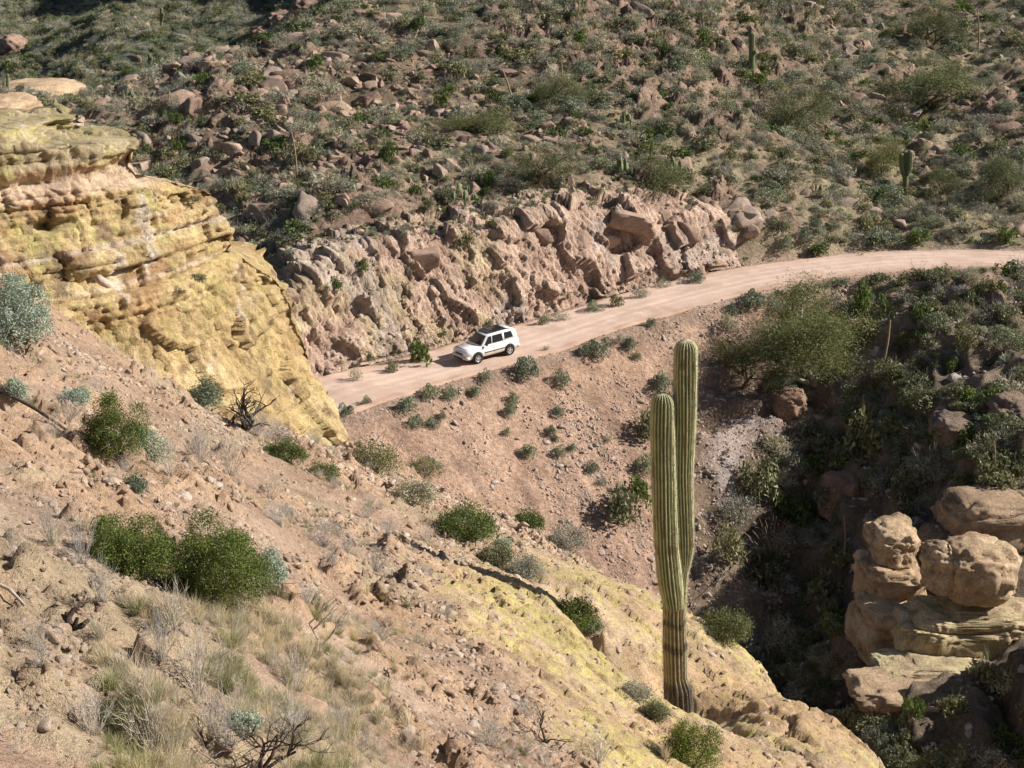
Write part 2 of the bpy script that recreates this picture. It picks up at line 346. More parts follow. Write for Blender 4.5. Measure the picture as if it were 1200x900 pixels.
gm = smooth(.0, .5, fbm(fx * .45, fy * .45, octs=3, seed=35) + .9 * np.exp(-((fx + 3.2) / 1.7) ** 2 - ((fy - 15.5) / 4.5) ** 2) - .35) * (1 - fm)
col = lerp3(col, (.43, .345, .235), gm * .75)
u = fx * .80 - fy * .60; v = fx * .60 + fy * .80
rk = lerp3((.53, .38, .245), (.58, .44, .29), smooth(-.4, .5, fbm(u * .6, v, octs=3, seed=41)))
lich = smooth(.0, .16, fbm(u * 3.2, v * 7, octs=5, seed=43, gain=.8) + .55 * fbm(u * .35, v * .35, octs=2, seed=44) - .05)
rk = lerp3(rk, (.59, .495, .19), lich * .82); rk = lerp3(rk, (.40, .28, .17), .6 * smooth(.2, .5, fbm(u * 2.2, v * 5, octs=4, seed=48, gain=.7)))
rk = lerp3(rk, (.52, .34, .21), .6 * smooth(.3, .65, fbm(u * .4 + 5, v * .6, octs=3, seed=47)))
col = lerp3(col, rk, fm)
col = lerp3(col, (.22, .17, .12), np.exp(-(fd / .35) ** 2) * smooth(20, 40, fy) * .0 + 0 * fd)
Vf = np.stack([fx, fy, fz], 1); Ff = grid_faces(len(xs), len(ys))
inside = ((fz > _bz - 1.5) | (fe < 1.5)).reshape(-1)
keepF = inside[Ff].all(1)
o = obj('foreground_slope', sub_mesh('foreground_slope', Vf, Ff, keepF, M_slope, col)); tag(o, kind='structure')

# everything behind it: gully, embankment, hillside, far hill
def stretch(a, b, s0, s1):
    o = [a]; k = (s1 - s0) / (b - a)
    while o[-1] < b: o.append(o[-1] + s0 + k * (o[-1] - a))
    return o
xs = np.array([-x for x in stretch(20, 230, .2, 6)][::-1] + list(np.arange(-19.8, 44, .2)) + stretch(44, 230, .25, 8))
ys = np.array(list(np.arange(10, 58, 1.2)) + list(np.arange(58, 70, .35)) + list(np.arange(70, 132, .17)) + list(stretch(132, 230, .2, .6)) + stretch(232, 560, .9, 3.5))
ys = np.concatenate([ys, stretch(ys[-1] + 5, 1000, 6, 40)])
X, Y = np.meshgrid(xs, ys); bx = X.ravel(); by = Y.ravel()
_c = [(i, proj(*p)[0]) for i, p in enumerate(ROAD)]
CUT_A = road_arc[min(_c, key=lambda t: abs(t[1] - 300))[0]]; CUT_B = road_arc[min(_c, key=lambda t: abs(t[1] - 950))[0]]
def terraces(h, x, y, step, amt, seed):
    q = (h + .8 * fbm(x * .15, y * .15, octs=3, seed=seed)) / step; f = q - np.floor(q)
    return (smooth(.25, .55, f) - f) * step * amt
def B_detail(x, y):
    z0_ = 0.0
    h, d, arc, px = B_base(x, y)
    up = smooth(RW + .5, RW + 4, d); lo = smooth(RW + .3, RW + 2, -d); far = smooth(195, 225, y)
    n1 = fbm(x * .08, y * .08, octs=3, seed=101); n2 = fbm(x * .35, y * .35, octs=4, seed=103); n3 = fbm(x * 1.5, y * 1.5, octs=3, seed=107)
    steep = np.minimum(np.maximum(-d - RW - .4, 0), 60)
    fill = smooth(.3, 1.4, h - G(x, y) + 1.0) * lo * (1 - smooth(770, 850, px) * smooth(1.5, 5, -d - RW))                     # the smooth spoil of the road embankment
    out = h + up * (.9 * n1 + .45 * n2 + .12 * n3 + terraces(h, x, y, 1.5, .75, 5) * smooth(-.2, .3, fbm(x * .05 + 2, y * .05, octs=2, seed=110)))
    u = x * .8 + y * .6; v = -x * .6 + y * .8
    emb = .10 * fbm(u * .9, v * .25, octs=3, seed=121) + .07 * n3
    rough = .8 * n1 + .7 * n2 + .2 * n3 + terraces(h, x, y, 1.8, .8, 6)
    rkm = smooth(-.05, .30, fbm(x * .06 + 4, y * .06, octs=4, seed=171) + .28 * smooth(620, 350, px) - .25 * smooth(1000, 1150, px) - .55 * smooth(128, 116, y) * smooth(300, 420, px)) * up
    d1, ed, rva, oa, ob, oc = cells(x * .55, y * .75, z0_ * x, 175, box=True); d1, ed2, rvb, oa2, ob2, oc = cells(x * 1.4, y * 1.7, z0_ * x, 177, box=True)
    out = out + rkm * (np.maximum(0, 1.3 * (rva - .35) + .9 * oa * (rva - .2)) * (rva > .3) + .45 * (rvb - .4) + .35 * oa2 * rvb)
    out = out + lo * (fill * emb + (1 - fill) * rough)
    q_ = d - RW
    cutm = smooth(.2, .6, q_) * (1 - smooth(7.2, 8.8, q_)) * smooth(CUT_A, CUT_A + 1.5, arc) * (1 - smooth(CUT_B - 8, CUT_B - 2, arc))
    out = out * (1 - cutm) + (h - 1.5) * cutm
    out = out + far * (7.0 * fbm(x * .035 + .25 * y * .02, y * .014, octs=4, seed=131) + 1.2 * fbm(x * .15, y * .1, octs=3, seed=133))
    return out, d, arc, px, fill, up, lo, far, n2, rkm
bz, bd, barc, bpx, bfill, bup, blo, bfar, bn2, brk = B_detail(bx, by)
GRID_B = (xs, ys, bz)
hillc = lerp3((.19, .145, .10), (.28, .215, .15), smooth(-.5, .5, fbm(bx * .12, by * .12, octs=4, seed=141)))
hillc = lerp3(hillc, (.40, .34, .225), .75 * smooth(600, 900, bpx) * smooth(-.3, .3, fbm(bx * .07 + 2, by * .07, octs=4, seed=142)))
hillc = lerp3(hillc, (.33, .285, .18), .7 * smooth(0, .5, fbm(bx * .1 + 9, by * .1, octs=4, seed=143)))
hillc = lerp3(hillc, (.34, .235, .18), brk * .9)
hillc = lerp3(hillc, (.24, .165, .13), .8 * smooth(.1, .5, fbm(bx * .35, by * .35, octs=3, seed=145)))
embc = lerp3((.46, .30, .215), (.54, .365, .265), smooth(-.5, .5, fbm(bx * .5, by * .5, octs=4, seed=147)))
embc = lerp3(embc, (.33, .22, .165), .7 * smooth(.1, .5, fbm(bx * .9 + by * .5, by * .4, octs=4, seed=149)))
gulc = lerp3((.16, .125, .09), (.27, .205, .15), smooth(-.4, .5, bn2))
wash = catmull([P(*q) * [1, 1, 0] for q in [(1010, 440, 107), (980, 480, 105.5), (900, 530, 104), (855, 590, 101.5), (850, 640, 98)]], 2)[:, :2]
wd, _ = polydist(wash, bx, by); wd = np.abs(wd)
gulc = lerp3(gulc, (.50, .43, .40), np.clip(1.15 - wd / 1.6 + .8 * bn2, 0, 1))
shl = smooth(.0, 1.5, -bd - RW) * (1 - smooth(4, 14, -bd - RW))
gulc = lerp3(gulc, (.40, .27, .20), shl * .8)
farc = lerp3((.075, .088, .072), (.135, .14, .115), smooth(-.5, .5, fbm(bx * .04, by * .04, octs=4, seed=151)))  # shade and blue haze of the far slope put into its ground colour
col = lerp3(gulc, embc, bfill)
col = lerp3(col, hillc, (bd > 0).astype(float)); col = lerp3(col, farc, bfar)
col = lerp3(col, (.47, .33, .25), np.exp(-((np.abs(bd) - RW) / .8) ** 2))
Vb = np.stack([bx, by, bz], 1); Fb = grid_faces(len(xs), len(ys))
fc = Fb[:, 0]; fdv = bd[fc]; fpx = bpx[fc]; fy_ = by[fc]; ffill = bfill[fc]
on_road = (np.abs(bd) < RW - 1.0)
zone = np.where(fy_ > 205, 4, np.where(fdv > 0, 1, np.where(ffill > .5, 2, 3)))
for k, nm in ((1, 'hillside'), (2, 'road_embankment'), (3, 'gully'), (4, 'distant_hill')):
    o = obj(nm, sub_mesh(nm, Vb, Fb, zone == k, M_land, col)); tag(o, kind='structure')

# the dirt road: a crowned ribbon with soft wheel tracks
sa = np.arange(0, road_arc[-1], .35); ta = np.linspace(-1, 1, 33)
rc = np.stack([np.interp(sa, road_arc, ROAD[:, k]) for k in range(3)], 1)
tg = np.gradient(rc[:, :2], axis=0); tg /= np.linalg.norm(tg, axis=1)[:, None]; nn = np.stack([-tg[:, 1], tg[:, 0]], 1)
S, T = np.meshgrid(sa, ta, indexing='ij')
wob = .28 * fbm(S * .25, T * 0 + 3, octs=3, seed=161) * np.sign(T) * np.abs(T) ** 3
rx = rc[:, 0][:, None] + nn[:, 0][:, None] * (T * RW + wob); ry = rc[:, 1][:, None] + nn[:, 1][:, None] * (T * RW + wob)
rz = rc[:, 2][:, None] + .05 + .05 * (1 - T * T) - .10 * np.maximum(0, np.abs(T) - .9) * 10 * .8 - .02 * (np.exp(-((T - .28) / .07) ** 2) + np.exp(-((T + .18) / .07) ** 2)) + .03 * fbm(rx * 1.2, ry * 1.2, octs=3, seed=163) + .028 * np.sin(S * 7.5 + 1.5 * fbm(rx * .5, ry * .5, octs=2, seed=164)) * smooth(.1, .5, fbm(S * .12 + 3, T * 1.5, octs=2, seed=165)) * (1 - np.abs(T) ** 4) + .07 * np.exp(-((np.abs(T) - .9) / .05) ** 2) * (1 + fbm(S * .8, T, octs=2, seed=166))
V_x = rx.ravel(); V_y = ry.ravel(); T1 = T.ravel(); tr = sum(np.exp(-((T1 - c + .05 * fbm(S.ravel() * .1, T1 * 0 + c, octs=2, seed=7)) / .06) ** 2) for c in (-.42, -.14, .22, .5))
rcol = lerp3((.56, .41, .33), (.65, .495, .405), np.clip(tr, 0, 1)); rcol = lerp3(rcol, (.49, .35, .27), .7 * smooth(.0, .5, fbm(V_x * .35, V_y * .6, octs=4, seed=167))); rcol = lerp3(rcol, (.44, .29, .21), smooth(.75, 1, np.abs(T1) + .12 * fbm(V_x, V_y, octs=3, seed=168)))
V = np.stack([rx.ravel(), ry.ravel(), rz.ravel()], 1)
o = obj('dirt_road', np_mesh('dirt_road', V, grid_faces(len(ta), len(sa))[:, ::-1], M_road, rcol)); tag(o, kind='structure')

# ------------------------------------------------------------------ reading the ground again, to stand things on it
class Field:
    def __init__(s, x, y, z): s.x = x; s.y = y; s.z = z.reshape(len(y), len(x))
    def __call__(s, x, y):
        x = np.asarray(x, float); y = np.asarray(y, float)
        i = np.clip(np.searchsorted(s.x, x) - 1, 0, len(s.x) - 2); j = np.clip(np.searchsorted(s.y, y) - 1, 0, len(s.y) - 2)
        a = np.clip((x - s.x[i]) / (s.x[i + 1] - s.x[i]), 0, 1); b = np.clip((y - s.y[j]) / (s.y[j + 1] - s.y[j]), 0, 1)
        return (s.z[j, i] * (1 - a) + s.z[j, i + 1] * a) * (1 - b) + (s.z[j + 1, i] * (1 - a) + s.z[j + 1, i + 1] * a) * b
def ray_hit(px, py, fields, y0=5., y1=640.):
    px = np.atleast_1d(np.asarray(px, float)); py = np.atleast_1d(np.asarray(py, float))
    a, b, c = ray(px, py); hit = np.full(px.shape, np.nan); Y = y0; prev = y0
    while Y < y1:
        x = a * Y / b; z = CAM_Z + c * Y / b
        g = np.max([f(x, np.full_like(x, Y)) for f in fields], axis=0)
        n = np.isnan(hit) & (z <= g); hit[n] = Y
        if not np.isnan(hit).any(): break
        prev = Y; Y += max(.04, Y * .0025)
    Yh = np.where(np.isnan(hit), y1, hit); x = a * Yh / b
    z = np.max([f(x, Yh) for f in fields], axis=0)
    return x, Yh, z
def on(px, py, near=True):
    """the spot of ground seen at (px, py)"""
    x, y, z = ray_hit(px, py, [FF, BF] if near else [BF], 5. if near else 56.)
    return np.array([x[0], y[0], z[0]])

# ------------------------------------------------------------------ rock faces
def loft_mesh(name, rows, mat, disp, colf, close_top=None):
    """rows: array (nrow, ncol, 3); disp(V, N) moves the points; colf(V, N) colours them"""
    nr, nc, _ = rows.shape
    gu = np.gradient(rows, axis=1); gv = np.gradient(rows, axis=0); n = np.cross(gu, gv); n /= (np.linalg.norm(n, axis=2, keepdims=True) + 1e-9)
    V = rows.reshape(-1, 3); Nn = n.reshape(-1, 3)
    V2, extra = disp(V, Nn)
    return np_mesh(name, V2, grid_faces(nc, nr), mat, colf(V, Nn, extra), smooth_=False)
def resample(pl, step):
    pl = np.asarray(pl); L = np.concatenate([[0], np.cumsum(np.linalg.norm(np.diff(pl, axis=0), axis=1))]); n = int(L[-1] / step) + 2
    t = np.linspace(0, L[-1], n); return np.stack([np.interp(t, L, pl[:, k]) for k in range(pl.shape[1])], 1)

# the lichened cliff: one outline per level, its corner following the outline of the photograph
corner = [P(*q) for q in [(402, 545, 46.2), (399, 512, 46.4), (393, 480, 46.6), (388, 455, 46.8), (372, 432, 46.9), (366, 405, 46.8), (352, 375, 46.6), (345, 350, 46.3), (330, 330, 46), (318, 322, 45.6), (306, 314, 45.4), (286, 300, 45.1),
          (280, 282, 44.9), (262, 262, 44.5), (258, 246, 44.4), (254, 238, 44.3), (251, 226, 44.2), (236, 220, 43.9), (205, 210, 43.5), (176, 205, 43.2), (166, 201, 43.05), (164, 186, 42.95), (161, 180, 42.75), (166, 178, 42.7), (168, 172, 42.7), (167, 162, 42.85), (160, 158, 43.1),
          (120, 153, 43.9), (101, 151, 44.3), (97, 149, 44.3), (99, 146, 44.2), (98, 135, 44.3), (90, 131, 44.6), (20, 129, 45.3), (-60, 126, 46.0)]]
corner = resample(corner, .075); nr = len(corner)
zt, zb = corner[:, 2].max(), corner[:, 2].min()
rows = []
z_s1 = P(167, 162, 42.85)[2]
for c in corner:
    s = (c[2] - zb) / (zt - zb)
    bulge = .35 * math.sin(s * 9)
    up = max(0.0, (c[2] - z_s1)) / (zt - z_s1)
    a1 = np.array([-8.15, 41.2]) * (1 - s) + np.array([-11.6, 41.2]) * s
    a2 = np.array([-12.4, 37.4]) * (1 - s) + np.array([-13.4, 39.9]) * s
    a3 = np.array([-20, 32.0]) * (1 - s) + np.array([-20, 34.5]) * s
    a1 = a1 + np.array([-.5, .6]) * up * 1.0; a2 = a2 + np.array([-.5, .6]) * up * .9; a3 = a3 + np.array([-.5, .6]) * up * .9
    if s < .5: a1 = a1 + (.5 - s) * np.array([.5, -.7])
    cc = c[:2]
    # keep the front points behind the corner when the level retreats a long way
    back = cc + np.array([-.45, .9]) * 1.5; back2 = cc + np.array([-2.5, 5.5]); back3 = cc + np.array([-10, 11.0])
    hi_ = smooth(.52, .72, s)
    back = back * (1 - hi_) + (cc + np.array([-.4, .6])) * hi_; back2 = back2 * (1 - hi_) + (cc + np.array([-3.0, -.6])) * hi_; back3 = back3 * (1 - hi_) + (cc + np.array([-12, -6.2])) * hi_
    if (a1 - cc)[0] > -.6: a1 = cc + np.array([-.7, -.62]) * .8
    pl = catmull([a3, a2, a1, cc + np.array([-.25, -.32]), cc, back, back2, back3], .4)
    rows.append(pl)
nc = 400
R = np.zeros((nr, nc, 3))
for i, pl in enumerate(rows):
    L = np.concatenate([[0], np.cumsum(np.linalg.norm(np.diff(pl, axis=0), axis=1))])
    k = np.argmin(np.linalg.norm(pl - corner[i, :2], axis=1)); Lk = L[k]
    t = np.concatenate([np.linspace(0, Lk, 250), np.linspace(Lk, L[-1], 151)[1:]])
    R[i, :, 0] = np.interp(t, L, pl[:, 0]); R[i, :, 1] = np.interp(t, L, pl[:, 1]); R[i, :, 2] = corner[i, 2]
bed_tilt = lambda V: V[:, 2] - .035 * (V[:, 0] + 10)
def cliff_disp(V, Nn):
    x, y, z = V.T; b = bed_tilt(V); zs = z_s1 - .04
    n = .20 * fbm(x * .28, y * .28, z * .35, 2, 201) + .05 * fbm(x * 1.6, y * 1.6, z * 2.2, 3, 203)
    low = smooth(zs - 3.5, zs - 5.5, b)
    wob = .25 * fbm(x * .4, y * .4, octs=3, seed=205)
    hco = x * .74 + y * .67; wb = .12 * fbm(hco * .25, z * .2, octs=3, seed=206)
    o1_, o2_, j1, j2 = beds(b, hco, .62, 1.7, 241, wb); o3_, o4_, j3, j4 = beds(b, hco, .21, .6, 251, wb * 2)
    bedn = .20 * (o1_ - .5) + .28 * (o2_ - .5) + .09 * (o3_ - .5) + .17 * (o4_ - .5) - .09 * np.exp(-(j1 / .05) ** 2) - .14 * np.exp(-(j2 / .06) ** 2) - .05 * np.exp(-(j3 / .04) ** 2)
    led = bedn * (1 - .75 * low) * (1 - .6 * np.exp(-((b - (zs - .5)) / .5) ** 2)) + .0 * (vnoise(b * 1.9 + wob * 2, b * 0 + .5, seed=207) - .5) + .0 * (vnoise(b * 5 + wob * 3, b * 0 + .5, seed=209) - .5)
    d1, ed, rv, ox, oy, oz = cells(hco * .8 + .5 * b, x * .3, b * .75, 211, box=True)
    blk = low * (.34 * (rv - .5) + .30 * oz * (rv - .4) + .40 * ox * (rv - .3)) - .07 * np.exp(-(ed / .05) ** 2)
    d1, ed2, rv2, ox2, _, oz2 = cells(hco * 2.4 + 1.2 * b, x * .8, b * 2.4, 213, box=True)
    blk2 = .10 * (rv2 - .5) + .12 * oz2 * (rv2 - .3) + .08 * ox2 - .04 * np.exp(-(ed2 / .07) ** 2)
    rec = -.16 * np.exp(-((b - (zs - .62)) / .20) ** 2) + .10 * smooth(zs - .58, zs - .42, b) * (1 - smooth(zs + .02, zs + .3, b))   # overhang
    rec = rec - .22 * np.exp(-((b - (zs + .42)) / .08) ** 2)
    cave = -.55 * np.exp(-((x + 12.0) / .38) ** 2 - ((b - (zs - 1.75)) / .14) ** 2)
    dd = n + led * (1 - .6 * low) + blk + blk2 * (.45 + .55 * low) + rec + cave
    dd = np.where(Nn[:, 2] > .6, dd * .22 - .05, dd); nh = Nn.copy()
    return V + nh * dd[:, None] * SGN, (b, n, blk, low, rv, rv2, zs)
SGN = 1.0
def cliff_col(V, Nn, ex):
    b, n, blk, low, rv, rv2, zs = ex; x, y, z = V.T
    c = lerp3((.53, .385, .195), (.61, .465, .25), smooth(-.5, .5, fbm(x * .5, y * .5, z * .9, 4, 221)))
    li = smooth(.0, .18, fbm(x * 1.3, y * 1.3, z * .8, 6, 223, .72)); lo_ = .75 * (1 - .65 * low)
    c = lerp3(c, (.49, .425, .175), li * lo_)
    red = smooth(.18, .42, fbm(x * .6 + 4, y * .6, z * 1.5, 4, 225)) * (1 - .7 * low); c = lerp3(c, (.42, .24, .13), red * .7)
    pale = np.exp(-((b - (zs - .85)) / .34) ** 4); c = lerp3(c, (.66, .49, .36), np.clip(pale, 0, 1) * .9)
    seam = np.exp(-((b - (zs - 2.55) + .05 * fbm(x, y, octs=2, seed=3)) / .07) ** 2) + .7 * np.exp(-((b - (zs - 3.6)) / .05) ** 2)
    c = lerp3(c, (.68, .55, .45), np.clip(seam, 0, .8))
    top = smooth(zs - .45, zs - .3, b); c = lerp3(c, lerp3((.52, .43, .28), (.45, .385, .19), li), top * .85)
    wht = smooth(.46, .6, fbm(x * 1.9, y * 1.9, z * .5, 5, 227, .6)) ; c = lerp3(c, (.70, .60, .50), wht * .7)
    dk = smooth(.35, .6, fbm(x * 2.2, y * 2.2, z * 1.1, 4, 229)); c = lerp3(c, (.27, .19, .12), dk * .8)
    return c
me = loft_mesh('cliff', R[:, :, :], M_cliff, cliff_disp, cliff_col)
o = obj('sandstone_cliff', me); tag(o, kind='structure')

# the blasted rock face above the road
s0, s1 = None, None
_c = [(i, proj(*p)[0]) for i, p in enumerate(ROAD)]
a0 = road_arc[min(_c, key=lambda t: abs(t[1] - 300))[0]]; a1 = road_arc[min(_c, key=lambda t: abs(t[1] - 950))[0]]
S1 = np.arange(a0, a1, .085); Q1 = np.concatenate([[RW + .2], np.arange(RW + .45, RW + 9.5, .075)])
rc = np.stack([np.interp(S1, road_arc, ROAD[:, k]) for k in range(3)], 1)
tg = np.gradient(rc[:, :2], axis=0); tg /= np.linalg.norm(tg, axis=1)[:, None]; kk = np.ones(41) / 41
tg = np.stack([np.convolve(np.pad(tg[:, k], 20, 'edge'), kk, 'valid') for k in (0, 1)], 1); nn = np.stack([-tg[:, 1], tg[:, 0]], 1)
SS, QQ = np.meshgrid(S1, Q1, indexing='xy')
cxy = [rc[:, k][None, :] + nn[:, k][None, :] * QQ for k in (0, 1)]
zb_, dd_, ar_, pxx = B_base(cxy[0].ravel(), cxy[1].ravel()); zb_ = zb_.reshape(SS.shape)
hh = zb_ - rc[:, 2][None, :]
ub = smooth(0, 1.2, QQ - RW)
crest = .0
rows = np.stack([cxy[0], cxy[1], zb_ + .05], 2)
def cut_disp(V, Nn):
    x, y, z = V.T; q = QQ.ravel(); s = SS.ravel()
    pxp = proj(x, y, z)[0]
    # rotate so the joints lean
    a = s * .92 + z * .38; b = z * .92 - s * .38
    d1, ed, rv, oa, oq, ob = cells(a * .42 + .3 * fbm(s * .3, z * .3, octs=2, seed=6), q * .5, b * .5, 301, box=True)
    big = smooth(600, 700, pxp)
    amp = .6 + .5 * big
    n = amp * ((rv - .5) * 1.1 + oa * 1.5 * (rv - .2) + ob * .9 * (rv - .5)) - .12 * np.exp(-(ed / .05) ** 2)
    d1, ed, rv2, oa, oq, ob = cells(a * 1.25 + .3 * b, q * .9, b * .85, 305, box=True)
    n = n + (.30 * (rv2 - .5) + .36 * oa * (rv2 - .3) + .2 * ob * (rv2 - .5) - .06 * np.exp(-(ed / .06) ** 2)) * (1 - .45 * big)
    d1, ed, rv3, oa, oq, ob = cells(a * 3.2 + .4 * b, q * 2, b * 2.4, 307, box=True)
    n = n + .12 * (rv3 - .5) + .16 * oa - .04 * np.exp(-(ed / .08) ** 2)
    n = n + .5 * fbm(s * .16, z * .2, octs=3, seed=309) + .3
    # bedding shelves across the lower left
    f = smooth(.0, .5, q - RW) * (1 - smooth(6.8, 8.6, q - RW)) * (smooth(a0, a0 + 2, s)) * (1 - smooth(a1 - 9, a1 - 1, s))
    n = n * f - .25 * (1 - f)
    up_ = Nn.copy()
    return V + up_ * n[:, None], (rv, rv2, rv3, s, q, pxp, n)
def cut_col(V, Nn, ex):
    rv, rv2, rv3, s, q, pxp, n = ex; x, y, z = V.T
    c = lerp3((.50, .345, .265), (.66, .49, .385), np.clip(.6 * rv + .4 * rv2, 0, 1))
    c = lerp3(c, (.52, .42, .25), .55 * smooth(.0, .35, fbm(s * .25, z * .3, octs=3, seed=321)) * (1 - smooth(560, 640, pxp)))
    c = lerp3(c, (.50, .42, .375), .6 * smooth(.1, .4, fbm(s * .3 + 8, z * .35, octs=3, seed=323)))
    c = lerp3(c, (.34, .225, .175), .5 * smooth(.05, .45, fbm(s * .8, z * .8, q * .8, 4, 325)))
    c = lerp3(c, (.30, .23, .15), smooth(5.5, 8, q - RW))
    return c
me = loft_mesh('road_cut', rows, M_cut, cut_disp, cut_col)
o = obj('road_cut', me); tag(o, kind='structure')
CUTV = np.empty(len(me.vertices) * 3, np.float32); me.vertices.foreach_get('co', CUTV); CUTV = CUTV.reshape(-1, 3)

FF = Field(*GRID_F); BF = Field(*GRID_B)
# top of the rock cut as one more ground to stand things on

# ------------------------------------------------------------------ rocks
def ico(sub):
    bm = bmesh.new(); bmesh.ops.create_icosphere(bm, subdivisions=sub, radius=1)
    V = np.array([v.co[:] for v in bm.verts]); Fc = np.array([[v.index for v in f.verts] for f in bm.faces]); bm.free(); return V, Fc
ICO = {k: ico(k) for k in (1, 2, 3, 4, 5, 6)}
def rock_mesh(name, seed, sub=3, cuts=9, size=(1, .8, .6), rough=.06, mat=None, col=None, round_=0.0, flat_shade=False):
    r = np.random.default_rng(seed); V, Fc = ICO[sub]; V = V.copy()
    ax = [np.array(q, float) for q in ((1, 0, 0), (-1, 0, 0), (0, 1, 0), (0, -1, 0), (0, 0, 1), (0, 0, -1))] if cuts else []
    for k in range(cuts + len(ax)):
        n = ax[k] + r.normal(0, .28, 3) if k < len(ax) else r.normal(size=3); n /= np.linalg.norm(n); d = r.uniform(.42, .66) if k < len(ax) else r.uniform(.56, .76)
        e = np.maximum(V @ n - d, 0); V = V - e[:, None] * n * (1 - .35 * round_)
    x, y, z = (V * 1.0 + seed * 3.1).T
    V = V * (1 + rough * 1.6 * fbm(x * 1.6, y * 1.6, z * 1.6, 3, seed) + rough * .6 * fbm(x * 5, y * 5, z * 5, 2, seed + 5))[:, None]
    V = V * np.array(size)
    c = np.ones((len(V), 3)) if col is None else lerp3(col[0], col[1], smooth(-.4, .4, fbm(x * 1.5, y * 1.5, z * 1.5, 4, seed + 9)))
    return np_mesh(name, V, Fc, mat, c, smooth_=not flat_shade)
def rock_mat(name, tints):
    m = earth_mat(name, 1.2, 7, .8, .05, .75, 1.2); nt = m.node_tree; b = nt.nodes['Principled BSDF']
    src = b.inputs['Base Color'].links[0].from_socket; oi = nt.nodes.new('ShaderNodeObjectInfo')
    t = ramp(nt, oi.outputs['Random'], [(i / (len(tints) - 1), q) for i, q in enumerate(tints)])
    nt.links.new(mix(nt, 'MULTIPLY', 1.0, src, t), b.inputs['Base Color']); return m
M_rock_hill = rock_mat('red_brown_boulder', [(.22, .15, .12), (.30, .21, .16), (.37, .27, .205), (.28, .225, .19)])
M_rock_emb = rock_mat('grey_pink_rubble', [(.34, .26, .22), (.46, .33, .26), (.40, .34, .30), (.50, .38, .31)])
M_rock_near = rock_mat('tan_slope_stone', [(.30, .20, .14), (.52, .37, .27), (.62, .50, .40), (.44, .30, .21), (.66, .55, .45)])
M_rock_gully = rock_mat('pale_wash_stone', [(.30, .25, .23), (.42, .37, .35), (.34, .26, .21)])
hill_rocks = [rock_mesh('boulder', 10 + k, 3, 6, (1, .55 + .4 * random.random(), .45 + .35 * random.random()), .05, M_rock_hill, flat_shade=True) for k in range(10)]
emb_rocks = [rock_mesh('rubble_rock', 30 + k, 2, 8, (1, .7, .45), .08, M_rock_emb, flat_shade=True) for k in range(5)]
near_rocks = [rock_mesh('stone', 50 + k, 2, 8, (1, .75, .5), .09, M_rock_near, flat_shade=True) for k in range(6)]
gully_rocks = [rock_mesh('wash_rock', 70 + k, 2, 8, (1, .8, .6), .1, M_rock_gully) for k in range(4)]

# ------------------------------------------------------------------ plants
def leaf_cards(r, ctr, size, elong=1.6, nrm=None, tri=False, jitter=1.0):
    """one small rhombus per centre, facing anywhere (or roughly nrm)"""
    n = len(ctr); a = r.normal(size=(n, 3)); a /= np.linalg.norm(a, axis=1)[:, None]
    b = r.normal(size=(n, 3))
    if nrm is not None: b = b * .7 + nrm; a = np.cross(b, a); a /= np.linalg.norm(a, axis=1)[:, None] + 1e-9
    b = np.cross(a, b); b /= np.linalg.norm(b, axis=1)[:, None] + 1e-9
    s = (size * r.uniform(.6, 1.35, n))[:, None]; w_ = s / elong
    if tri:
        V = np.stack([ctr - a * s * .5 - b * w_ * .5, ctr - a * s * .5 + b * w_ * .5, ctr + a * s * .5], 1).reshape(-1, 3); return V, np.arange(n * 3).reshape(-1, 3)
    V = np.stack([ctr - a * s * .5, ctr + b * w_ * .5, ctr + a * s * .5, ctr - b * w_ * .5], 1).reshape(-1, 3)
    return V, np.arange(n * 4).reshape(-1, 4)
def blob_points(r, n, lumps, shell=.55):
    """points in and near the skin of several overlapping lumps (x, y, z, rx, ry, rz)"""
    L = np.array(lumps, float); wgt = (L[:, 3] * L[:, 4] * L[:, 5]) ** .8; k = r.choice(len(L), n, p=wgt / wgt.sum())
    d = r.normal(size=(n, 3)); d /= np.linalg.norm(d, axis=1)[:, None]; d[:, 2] = np.where(d[:, 2] < -.7, -d[:, 2], d[:, 2])
    rad = shell + (1 - shell) * r.random(n) ** .6
    return L[k, :3] + d * L[k, 3:] * rad[:, None], d
def colr(r, n, k): return np.repeat(np.stack([r.random(n), r.random(n), r.random(n)], 1), k, 0)
def dome_lumps(r, n, R=1.0, H=.8, lr=(.3, .5)):
    o = []
    for k in range(n):
        a = r.uniform(0, 2 * math.pi); q = R * .75 * math.sqrt(r.random()); s = r.uniform(*lr)
        o.append((q * math.cos(a), q * math.sin(a), H * .5 * (1 - (q / R) ** 2) * r.uniform(.0, 1.25) + .1, s, s, s * r.uniform(.75, 1)))
    return o
def twig_mesh_data(r, n, length, spread, width, sub=2, base=.1, droop=.0, up=1.0):
    """thin stems fanning from the base, forking; each a slim three-sided spike"""
    S, E, W = [], [], []
    for i in range(n):
        a = r.uniform(0, 2 * math.pi); t = abs(r.normal(0, spread)); L = length * r.uniform(.6, 1.1)
        p = np.array([math.cos(a), math.sin(a), 0]) * base * r.random(); d = np.array([math.cos(a) * math.sin(t), math.sin(a) * math.sin(t), math.cos(t) * up]); d /= np.linalg.norm(d)
        segs = 3
        for k in range(segs):
            q = p + d * L / segs; S.append(p); E.append(q); W.append(width * (1 - k / segs * .6))
            for _ in range(sub if k else 0):
                d2 = d + r.normal(0, .55, 3); d2 /= np.linalg.norm(d2); S.append(q); E.append(q + d2 * L * r.uniform(.15, .4)); W.append(width * .5)
            p = q; d = d + r.normal(0, .16, 3) + np.array([0, 0, -droop]); d /= np.linalg.norm(d)
    return spikes(np.array(S), np.array(E), np.array(W))
